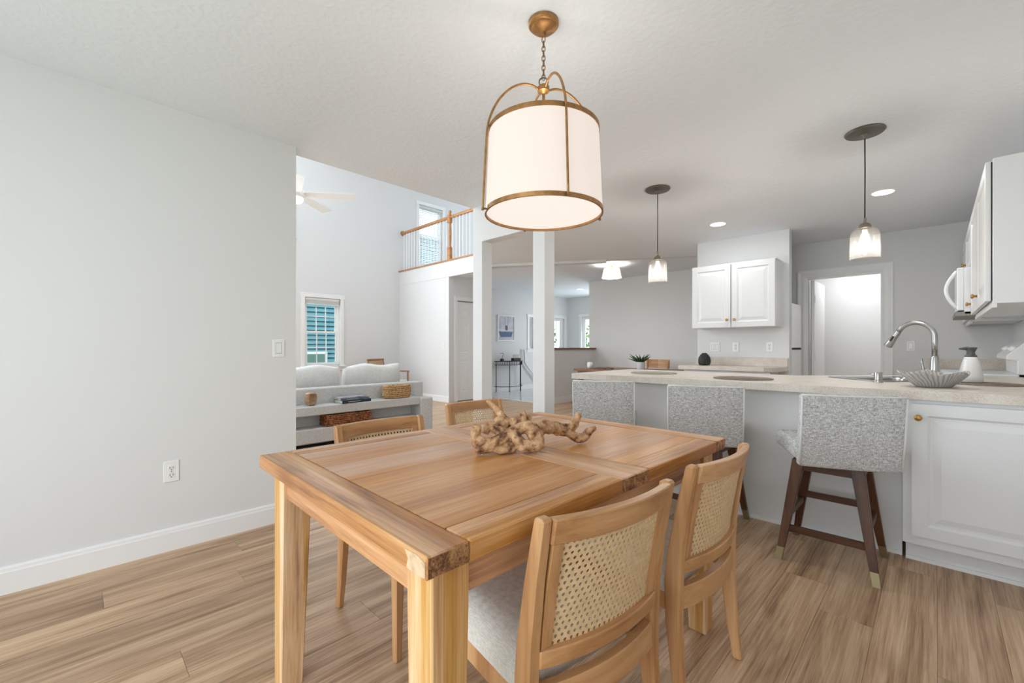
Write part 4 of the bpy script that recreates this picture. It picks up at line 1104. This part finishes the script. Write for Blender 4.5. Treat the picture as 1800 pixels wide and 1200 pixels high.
# ---- recessed ceiling lights
CAN = glow('can_lit', (1, .98, .94, 1), 5)
def can(lab, x, y, z, r=.072, pw=4.5):
    t = thing('recessed_light', lab, 'ceiling light', (x, y, z), group='recessed ceiling lights')
    bm = bmesh.new(); lathe(bm, [(r, -.002), (r + .018, -.004), (r + .02, 0), (r, 0)], 32, closed=True); part('trim_ring', bm, PLATE, t, smooth=True)
    bm = bmesh.new(); lathe(bm, [(0, -.0035), (r, -.0035), (r, -.001), (0, -.001)], 32); part('lens', bm, CAN, t)
    l = bpy.data.lights.new('recessed_glow', 'AREA'); l.shape = 'DISK'; l.size = r*2; l.energy = pw; l.color = (.95, .975, 1)
    o = bpy.data.objects.new('recessed_glow', l); COL.objects.link(o); o.location = (x, y, z - .012)
can('recessed ceiling light between the bar and the kitchen doorway', -.324, 4.87, CZ)
can('recessed ceiling light in front of the two door wall cabinet', -1.676, 4.88, CZ)
can('recessed ceiling light in the far room beyond the half wall', -6.45, 9.05, HZ)
can('added recessed light, out of view, brightening the room behind the kitchen doorway', -.75, 7.45, CZ, r=.16, pw=10)  # unseen lamp put in to brighten the room beyond the doorway
# ---- flush mount lamp
fm = thing('flush_ceiling_lamp', 'brass flush ceiling lamp with pleated white shade over the breakfast table', 'ceiling lamp', (-4.11, 6.72, HZ))
bm = bmesh.new(); lathe(bm, [(0, 0), (.065, 0), (.065, -.02), (.055, -.026), (.012, -.03), (.012, -.07), (0, -.07)], 24); part('canopy', bm, BRASS, fm, smooth=True, auto=40)
bm = bmesh.new(); n = 72
rings = [[(r*(1 + .02*math.cos(k*PI))*math.cos(2*PI*k/n), r*(1 + .02*math.cos(k*PI))*math.sin(2*PI*k/n), z) for k in range(n)] for r, z in ((.135, -.075), (.17, -.24))]
loft(bm, rings, cap=False); part('shade', bm, glow('pleated_shade', (1, .93, .82, 1), .85), fm)
bm = bmesh.new(); lathe(bm, [(0, -.238), (.168, -.238), (.168, -.234), (0, -.234)], 32); part('diffuser', bm, glow('flush_diffuser', (1, .96, .91, 1), 16), fm)
point('flush_bulb', (-4.11, 6.72, HZ - .13), 14, (1, .93, .85), .04)
# ---- ceiling fan
fan = thing('ceiling_fan', 'white ceiling fan with light hanging in the living room', 'ceiling fan', (-6.0, 2.07, 3.12))
bm = bmesh.new(); tube(bm, [(0, 0, .08), (0, 0, 2.18)], .013, 10); part('downrod', bm, TRIM, fan, smooth=True)
bm = bmesh.new(); lathe(bm, [(0, .10), (.05, .10), (.10, .07), (.115, .03), (.115, .0), (.09, -.03), (0, -.03)], 28); part('motor', bm, TRIM, fan, smooth=True, auto=40)
bm = bmesh.new(); lathe(bm, [(0, -.03), (.085, -.03), (.09, -.05), (.07, -.09), (0, -.11)], 28); part('light_bowl', bm, glow('fan_light', (1, 1, 1, 1), 1.6), fan, smooth=True)
for k in range(5):
    a = math.radians(72*k + 54)
    s = []
    for r, wd in ((.10, .05), (.2, .06), (.45, .075), (.74, .08)):
        s.append([(r, -wd, .012 + wd*.22), (r, -wd, .020 + wd*.22), (r, wd, .020 - wd*.22), (r, wd, .012 - wd*.22)])
    bm = bmesh.new(); loft(bm, s); part('blade', bm, TRIM, fan, rot=(0, 0, a), bev=.002)

# ================================================================== living room furniture
SOFA = fabric('sofa_linen', srgb(186, 185, 182), srgb(214, 213, 210), 300, .25)
SOFAC = fabric('cushion_linen', srgb(206, 204, 200), srgb(228, 226, 222), 300, .2)
sf = thing('sofa', 'light grey sofa with open shelves built into its back', 'sofa', (-4.4, 2.2, 0))
part('back_panel', B(-.36, -.20, -1.45, .90, .12, .70, bev=.012, seg=2) if False else B(-.36, -.20, -1.45, .90, .12, .70, bev=.012), SOFA, sf)
part('shelf_top', B(-.20, .0, -1.45, .72, .445, .537, bev=.008), SOFA, sf)
part('shelf_bottom', B(-.20, .0, -1.45, .72, .17, .315, bev=.008), SOFA, sf)
part('shelf_end', B(-.20, .02, .72, .89, .06, .52, bev=.01), SOFA, sf)
part('shelf_end', B(-.20, .02, -1.60, -1.45, .06, .52, bev=.01), SOFA, sf)
part('plinth', B(-1.2, -.05, -1.4, .85, 0, .12), plain('sofa_base', (.12, .12, .12, 1), .8), sf)
part('seat_base', B(-1.25, -.36, -1.45, .88, .12, .40, bev=.02), SOFA, sf)
for sy in (-1.28, .72):
    part('armrest', B(-1.25, -.36, sy - .16, sy + .16, .12, .53, bev=.03), SOFA, sf)
for y0, y1 in ((-1.1, -.28), (-.27, .55)):
    part('seat_cushion', B(-1.27, -.5, y0, y1, .40, .52, bev=.03), SOFAC, sf)
def pillow(w, h, d, seed=0):
    bm = bmesh.new(); n = 14
    rows = [[], []]
    for s in (0, 1):
        for j in range(n+1):
            for i in range(n+1):
                u, v = i/n*2 - 1, j/n*2 - 1
                t_ = (max(0, 1 - u**4) * max(0, 1 - v**4)) ** .55
                wob = 1 + .12 * mnoise.noise(Vector((u*1.7 + seed, v*1.7, s*3)))
                edge = .035 * math.sin(u*5 + seed) * (abs(v))
                rows[s].append(bm.verts.new(((1 if s else -1) * d/2 * t_ * wob, u*w/2*(1 - .04*v*v), v*h/2*(1 - .05*u*u) + edge*h)))
    for s in (0, 1):
        for j in range(n):
            for i in range(n):
                q = [rows[s][j*(n+1)+i], rows[s][j*(n+1)+i+1], rows[s][(j+1)*(n+1)+i+1], rows[s][(j+1)*(n+1)+i]]
                bm.faces.new(q if s else q[::-1])
    bmesh.ops.remove_doubles(bm, verts=bm.verts[:], dist=1e-4)
    bmesh.ops.recalc_face_normals(bm, faces=bm.faces[:])
    return bm
for k, (yy, lab) in enumerate(((-.40, 'plump off white sofa cushion below the window'), (.42, 'plump off white sofa cushion beside the armchair'))):
    solid('sofa_cushion', pillow(.77, .37, .22, k*3.1), SOFAC, lab, 'cushion', 'sofa back cushions', loc=(-4.955, 2.195 + yy*.96, .734), rot=(0, .05, 0), smooth=True)
# round basket
WICK = None
def wicker(name, c1, c2, sc=90):
    m, nt, p = new_mat(name); L = nt.links.new
    tc = N(nt, 'ShaderNodeTexCoord'); n1 = N(nt, 'ShaderNodeTexNoise', Scale=sc, Detail=3.0); L(tc.outputs['Object'], n1.inputs['Vector'])
    rp = ramp(nt, [(.35, c1), (.6, c2)]); L(n1.outputs['Fac'], rp.inputs[0]); L(rp.outputs[0], p.inputs['Base Color']); p.inputs['Roughness'].default_value = .7
    b = N(nt, 'ShaderNodeBump', Strength=.6, Distance=.004); L(n1.outputs['Fac'], b.inputs['Height']); L(b.outputs[0], p.inputs['Normal'])
    return m
SEA = wicker('seagrass', srgb(134, 92, 52), srgb(214, 174, 124), 70)
RAT = wicker('brown_wicker', srgb(84, 46, 24), srgb(176, 112, 66), 60)
rb = thing('round_basket', 'round seagrass basket on the top sofa shelf', 'basket', (-4.497, 2.665, .5425))
for k in range(7):
    z = .010 + k*.0205; r = .155 + .022 * math.sin(PI * (k + .5) / 7)
    r = min(r, .085 / .5)
    bm = bmesh.new(); n = 60
    pts = [((r + .003*math.cos(q*PI))*math.cos(2*PI*q/n), (r + .003*math.cos(q*PI))*.5*math.sin(2*PI*q/n), z + .0025*math.cos(q*PI + k*PI)) for q in range(n)]
    tube(bm, pts, .0115, 7, closed=True); part('coil', bm, SEA, rb, smooth=True, rot=(0, 0, PI/2))
bm = bmesh.new(); prism(bm, [(.15*math.cos(2*PI*q/30)*.5, .15*math.sin(2*PI*q/30)) for q in range(30)], .004, .014); part('base', bm, SEA, rb)
# wicker drawer basket on the lower shelf
wb = thing('wicker_basket', 'rectangular brown wicker basket on the lower sofa shelf', 'basket', (-4.5, 2.06, .315))
for k in range(6):
    z = .012 + k*.0195
    bm = bmesh.new()
    P_ = []
    for q in range(48):
        u = q / 48 * 4; sd_ = int(u); f_ = u - sd_
        hx, hy = .085, .235
        c_ = [(hx, -hy), (hx, hy), (-hx, hy), (-hx, -hy), (hx, -hy)]
        a_, b_ = c_[sd_], c_[sd_+1]; w_ = .004 * math.cos(q*PI + k*PI)
        x_, y_ = a_[0] + (b_[0]-a_[0])*f_, a_[1] + (b_[1]-a_[1])*f_
        P_.append((x_ * (1 + w_/.085), y_ * (1 + w_/.235), z))
    tube(bm, P_, .0105, 6, closed=True); part('weave_row', bm, RAT, wb, smooth=True)
part('base', B(-.078, .078, -.228, .228, .002, .012), RAT, wb)
# books
def book(lab, loc, rz, w, d, h, col, spine):
    t = thing('book', lab, 'book', loc, rz, group='books on the sofa shelf')
    part('pages', B(-w/2 + .003, w/2 - .003, -d/2 + .003, d/2 - .004, .002, h - .002), plain('paper', srgb(224, 220, 210), .8) if 'paper' not in bpy.data.materials else bpy.data.materials['paper'], t)
    c = bmesh.new(); box(c, -w/2, w/2, -d/2, d/2, 0, .002); box(c, -w/2, w/2, -d/2, d/2, h - .002, h); box(c, w/2 - .002, w/2, -d/2, d/2, .002, h - .002)
    part('cover', c, plain('cover_' + str(len(bpy.data.materials)), col, .4, var=.25, vscale=18), t)
    part('spine_print', B(w/2, w/2 + .0006, -d*.3, d*.12, h*.42, h*.58), spine, t)
    return t
PAP = plain('print_white', srgb(210, 208, 204), .6)
book('dark blue book at the bottom of the pile on the sofa shelf', (-4.49, 2.13, .537+.0012), .06, .17, .33, .030, srgb(30, 42, 62), PAP)
book('teal grey book in the middle of the pile on the sofa shelf', (-4.495, 2.12, .567), -.03, .165, .31, .022, srgb(86, 108, 120), PAP)
book('pale pictured book on top of the pile on the sofa shelf', (-4.505, 2.10, .589), .10, .16, .30, .012, srgb(172, 166, 174), PAP)
# agate bookend bowl
bm = bmesh.new()
sq = lambda c: math.copysign(abs(c) ** .55, c)
def blob(sx, sz, y): return [(sx*(1 + .05*math.sin(3*a))*sq(math.cos(a)), y, .068 + sz*(1 + .04*math.cos(2*a + 1))*sq(math.sin(a))) for a in [2*PI*q/26 for q in range(26)]]
loft(bm, [blob(.042, .050, .03), blob(.055, .064, .02), blob(.058, .066, -.02), blob(.050, .057, -.035), blob(.040, .046, -.034), blob(.036, .042, -.005)])
solid('wooden_bowl', bm, wood('bowl_wood', [(.3, srgb(120, 82, 54)), (.5, srgb(180, 144, 112)), (.7, srgb(214, 188, 160))], 'y', 6, .4, .1), 'small wood slice dish standing on the top sofa shelf', 'dish', loc=(-4.50, 1.69, .537), rot=(0, 0, PI/2 + .35), smooth=True)
# armchair
ac = thing('armchair', 'wooden armchair with cane back in the corner by the window wall', 'armchair', (-8.25, 4.72, 0), math.radians(-65))
RATN = plain('armchair_cane', srgb(196, 164, 132), .7, bump=.3, bscale=300, var=.15, vscale=50)
CHB = wood('armchair_wood', [(.3, srgb(122, 84, 60)), (.6, srgb(160, 116, 86)), (.8, srgb(180, 136, 104))], 'z', 1, .4, .05)
for sx in (-1, 1):
    bm = bmesh.new(); tube(bm, [(sx*.27, .30, 0), (sx*.27, .27, .40), (sx*.27, .27, .60)], .02, 8); part('leg', bm, CHB, ac, smooth=True)
    bm = bmesh.new(); tube(bm, [(sx*.25, -.30, 0), (sx*.25, -.27, .40), (sx*.25, -.36, .88)], .02, 8); part('leg', bm, CHB, ac, smooth=True)
    part('armrest', B(sx*.27 - .025, sx*.27 + .025, -.32, .30, .60, .63, bev=.006), CHB, ac)
bm = bmesh.new(); loft(bm, [[(-.25, -.29, .48), (.25, -.29, .48), (.25, -.28, .48), (-.25, -.28, .48)], [(-.25, -.355, .86), (.25, -.355, .86), (.25, -.345, .86), (-.25, -.345, .86)]]); part('cane_back', bm, RATN, ac)
part('top_rail', B(-.27, .27, -.375, -.335, .845, .885, bev=.006), CHB, ac)
part('seat', B(-.25, .25, -.27, .28, .36, .44, bev=.02), SOFAC, ac)

# ================================================================== loft railing
OAK = wood('rail_wood', [(.3, srgb(160, 106, 62)), (.6, srgb(190, 138, 90)), (.8, srgb(206, 158, 110))], 'x', 1, .4, .05)
rl = thing('loft_railing', 'oak handrail with white balusters along the loft edge', 'railing', (-9.0, 5.43, 2.915))
bm = bmesh.new(); loft(bm, [[(x, -.028, .845), (x, -.032, .865), (x, -.02, .90), (x, .02, .90), (x, .032, .865), (x, .028, .845)] for x in (.12, 3.05)]); part('handrail', bm, OAK, rl)
bm = bmesh.new(); lathe(bm, [(0, 0), (.06, 0), (.06, .012), (.045, .02), (0, .02)], 20); part('rosette', bm, OAK, rl, smooth=True, loc=(.12, 0, .873), rot=(0, -PI/2, 0)) if False else part('rosette', bm, OAK, rl, smooth=True, loc=(.10, 0, .873), rot=(0, PI/2, 0))
bm = bmesh.new(); box(bm, -.042, .042, -.042, .042, 0, .25)
lathe(bm, [(.042, .25), (.034, .27), (.024, .29), (.030, .42), (.034, .55), (.028, .66), (.022, .74), (.03, .76)], 16)
box(bm, -.042, .042, -.042, .042, .76, .92); lathe(bm, [(.03, .92), (.016, .94), (.028, .96), (.034, .985), (.02, 1.01), (0, 1.015)], 16)
part('newel_post', bm, OAK, rl, loc=(1.90, 0, 0))
for k in range(26):
    xx = .16 + k * .108
    if abs(xx - 1.9) < .05: continue
    bm = bmesh.new(); tube(bm, [(xx, 0, 0), (xx, 0, .85)], .0095, 6); part('baluster', bm, TRIM, rl)

# ================================================================== foyer
ct = thing('console_table', 'half round black iron console table in the foyer', 'table', (-7.86, 7.84, 0))
hw, dp, zt2 = .46, .34, .79
def arc(n, s=1.0, z=0): return [(dp*s*math.sin(PI*q/n), -hw*s*math.cos(PI*q/n), z) for q in range(n+1)]
bm = bmesh.new(); prism(bm, [(a, b) for a, b, c in arc(20)], zt2 - .02, zt2); part('table_top', bm, IRON, ct)
bm = bmesh.new(); tube(bm, arc(20, .96, zt2 - .10), .008, 6); part('lower_hoop', bm, IRON, ct)
for q in range(1, 20):
    a = arc(20, .96)[q]; bm = bmesh.new(); tube(bm, [(a[0], a[1], zt2 - .10), (a[0], a[1], zt2 - .02)], .006, 5); part('fret', bm, IRON, ct)
for q in (1, 7, 13, 19):
    a = arc(20, .96)[q]; bm = bmesh.new(); tube(bm, [(a[0], a[1], .01), (a[0], a[1], zt2 - .02)], .011, 6); part('leg', bm, IRON, ct)
bm = bmesh.new(); tube(bm, arc(20, .96, .15), .008, 6); part('floor_hoop', bm, IRON, ct)
# picture
pc_ = thing('framed_picture', 'white framed picture of a blue boat and lantern above the console table', 'picture', (-7.9, 7.83, 1.29), PI/2)
f = bmesh.new(); W_, H_ = .31, .66
box(f, -W_, -W_+.025, -.03, 0, 0, H_); box(f, W_-.025, W_, -.03, 0, 0, H_); box(f, -W_+.025, W_-.025, -.03, 0, 0, .025); box(f, -W_+.025, W_-.025, -.03, 0, H_-.025, H_)
part('frame', f, PLATE, pc_); pr_ = part('print', B(-W_+.025, W_-.025, -.014, -.004, .025, H_-.025), plain('print_sky', srgb(196, 194, 204), .5, var=.25, vscale=6), pc_)
def flat(poly, y, mt, nm):
    b = bmesh.new(); a_ = [b.verts.new((x, y, z)) for x, z in poly]; b.faces.new(a_); r = bmesh.ops.extrude_face_region(b, geom=b.faces[:])
    for v in [g_ for g_ in r['geom'] if isinstance(g_, bmesh.types.BMVert)]: v.co.y += .001
    bmesh.ops.recalc_face_normals(b, faces=b.faces[:]); part(nm, b, mt, pr_)
NAVY = plain('print_blue', srgb(58, 84, 122), .5); GRY = plain('print_grey', srgb(70, 72, 84), .5)
flat([(-.26, .24), (.24, .24), (.19, .11), (-.2, .10)], -.0155, NAVY, 'boat_print')
flat([(-.03, .28), (.05, .28), (.055, .40), (-.035, .40)], -.0155, GRY, 'lantern_print')
for x_ in (-.04, .06): flat([(x_, .40), (x_+.008, .40), (x_+.008, .63), (x_, .63)], -.0155, GRY, 'rope_print')
flat([(-.27, .30), (.27, .30), (.27, .27), (-.27, .27)], -.015, PAP, 'rail_print')
# small things on the console
cl = thing('candle_tray', 'dark tray with three glass candle holders on the console table', 'tray', (-7.68, 7.98, zt2), PI/2)
part('tray', B(-.13, .13, -.05, .05, 0, .07, bev=.004), plain('tray_brown', srgb(66, 50, 42), .6), cl)
for k in range(3):
    bm = bmesh.new(); lathe(bm, [(.028, .07), (.030, .16), (.027, .16), (.025, .075)], 14, (k-1)*.08, 0); part('glass', bm, SEED, cl, smooth=True)
bl2 = thing('bird_figure', 'small dark wire figure on the console table', 'ornament', (-7.70, 7.50, zt2))
bm = bmesh.new(); lathe(bm, [(0, 0), (.05, 0), (.05, .05), (.03, .06), (0, .06)], 14); part('foot', bm, IRON, bl2)
bm = bmesh.new(); tube(bm, [(0, 0, .06), (0, .02, .12), (0, .06, .16), (0, .03, .20), (0, -.05, .19)], .007, 6); part('wire', bm, PEWTER, bl2)
hr = bmesh.new(); tube(hr, [(-7.86, 8.45, 1.06), (-7.83, 8.47, 1.05), (-7.83, 8.48, .72), (-7.83, 8.62, .58), (-7.83, 9.0, .22)], .03, 8)
solid('stair_handrail', hr, TRIM, 'white handrail bending down beside the console table', 'handrail', smooth=True)

# ================================================================== breakfast corner
bt = thing('breakfast_table', 'brown wooden breakfast table behind the free end of the bar', 'table', (-3.78, 6.78, 0))
BRN = wood('breakfast_wood', [(.3, srgb(96, 60, 38)), (.6, srgb(134, 92, 62)), (.8, srgb(160, 116, 82))], 'x', 1, .4, .05)
part('table_top', B(-.88, .88, -.45, .45, .71, .75, bev=.004), BRN, bt)
part('apron', B(-.82, .82, -.40, .40, .65, .71), BRN, bt)
for sx in (-1, 1):
    for sy in (-1, 1):
        part('leg', B(sx*.78 - .035, sx*.78 + .035, sy*.36 - .035, sy*.36 + .035, 0, .71), BRN, bt)
sp_ = thing('potted_succulent', 'green succulent in a white pot on the breakfast table', 'plant', (-3.55, 6.72, .75))
bm = bmesh.new(); lathe(bm, [(0, 0), (.055, 0), (.07, .03), (.075, .13), (.068, .13), (.06, .11), (0, .11)], 20); part('pot', bm, PLATE, sp_, smooth=True, auto=50)
SUC = plain('succulent_green', srgb(58, 92, 52), .5, var=.4, vscale=20)
for k in range(18):
    a = k * 2.4; tl_ = .10 + .08 * ((k * 7) % 5) / 5; up_ = .5 + .5 * (k % 3) / 2
    b = bmesh.new(); tube(b, [(0, 0, .10), (.5*tl_*math.cos(a), .5*tl_*math.sin(a), .12 + .06*up_), (1.3*tl_*math.cos(a), 1.3*tl_*math.sin(a), .12 + .14*up_)], [.012, .017, .002], 6); part('leaf', b, SUC, sp_, smooth=True)
def wchair(lab, loc, rz):
    t = thing('breakfast_chair', lab, 'chair', loc, rz)
    for sx in (-1, 1):
        bm = bmesh.new(); tube(bm, [(sx*.2, -.2, 0), (sx*.2, -.2, .45), (sx*.21, -.25, .88)], .018, 8); part('back_leg', bm, CH_Z, t, smooth=True)
        bm = bmesh.new(); tube(bm, [(sx*.2, .2, 0), (sx*.2, .2, .44)], .018, 8); part('front_leg', bm, CH_Z, t, smooth=True)
    s = [[(x, -.25 - .03*(1 - (x/.23)**2) + dy, z) for dy, z in ((-.01, .74), (.01, .74), (.0, .90), (-.02, .90))] for x in (-.23, -.12, 0, .12, .23)]
    bm = bmesh.new(); loft(bm, s); part('backrest', bm, CH_X, t)
    part('seat', B(-.22, .22, -.21, .22, .44, .47, bev=.006), CH_X, t)
wchair('light wooden chair behind the potted succulent', (-3.75, 7.50, 0), PI)
ob = thing('open_book', 'open book lying on the breakfast table', 'book', (-4.15, 6.52, .75), .2)
for sx in (-1, 1):
    s = [[(sx*x, -.10, z0), (sx*x, -.10, z1), (sx*x, .10, z1), (sx*x, .10, z0)] for x, z0, z1 in ((0, 0, .012), (.06, 0, .03), (.15, 0, .012))]
    bm = bmesh.new(); loft(bm, s); part('pages', bm, plain('book_pages', srgb(120, 92, 78), .8) if 'book_pages' not in bpy.data.materials else bpy.data.materials['book_pages'], ob)
part('cover', B(-.16, .16, -.11, .11, -.0, .004), plain('book_cover', srgb(60, 44, 40), .6), ob)
bm = bmesh.new(); lathe(bm, [(0, 0), (.045, 0), (.055, .04), (.05, .10), (.035, .11), (0, .105)], 16)
solid('white_cup', bm, PLATE, 'small white jar at the end of the breakfast table', 'jar', loc=(-4.45, 6.55, .75), smooth=True)
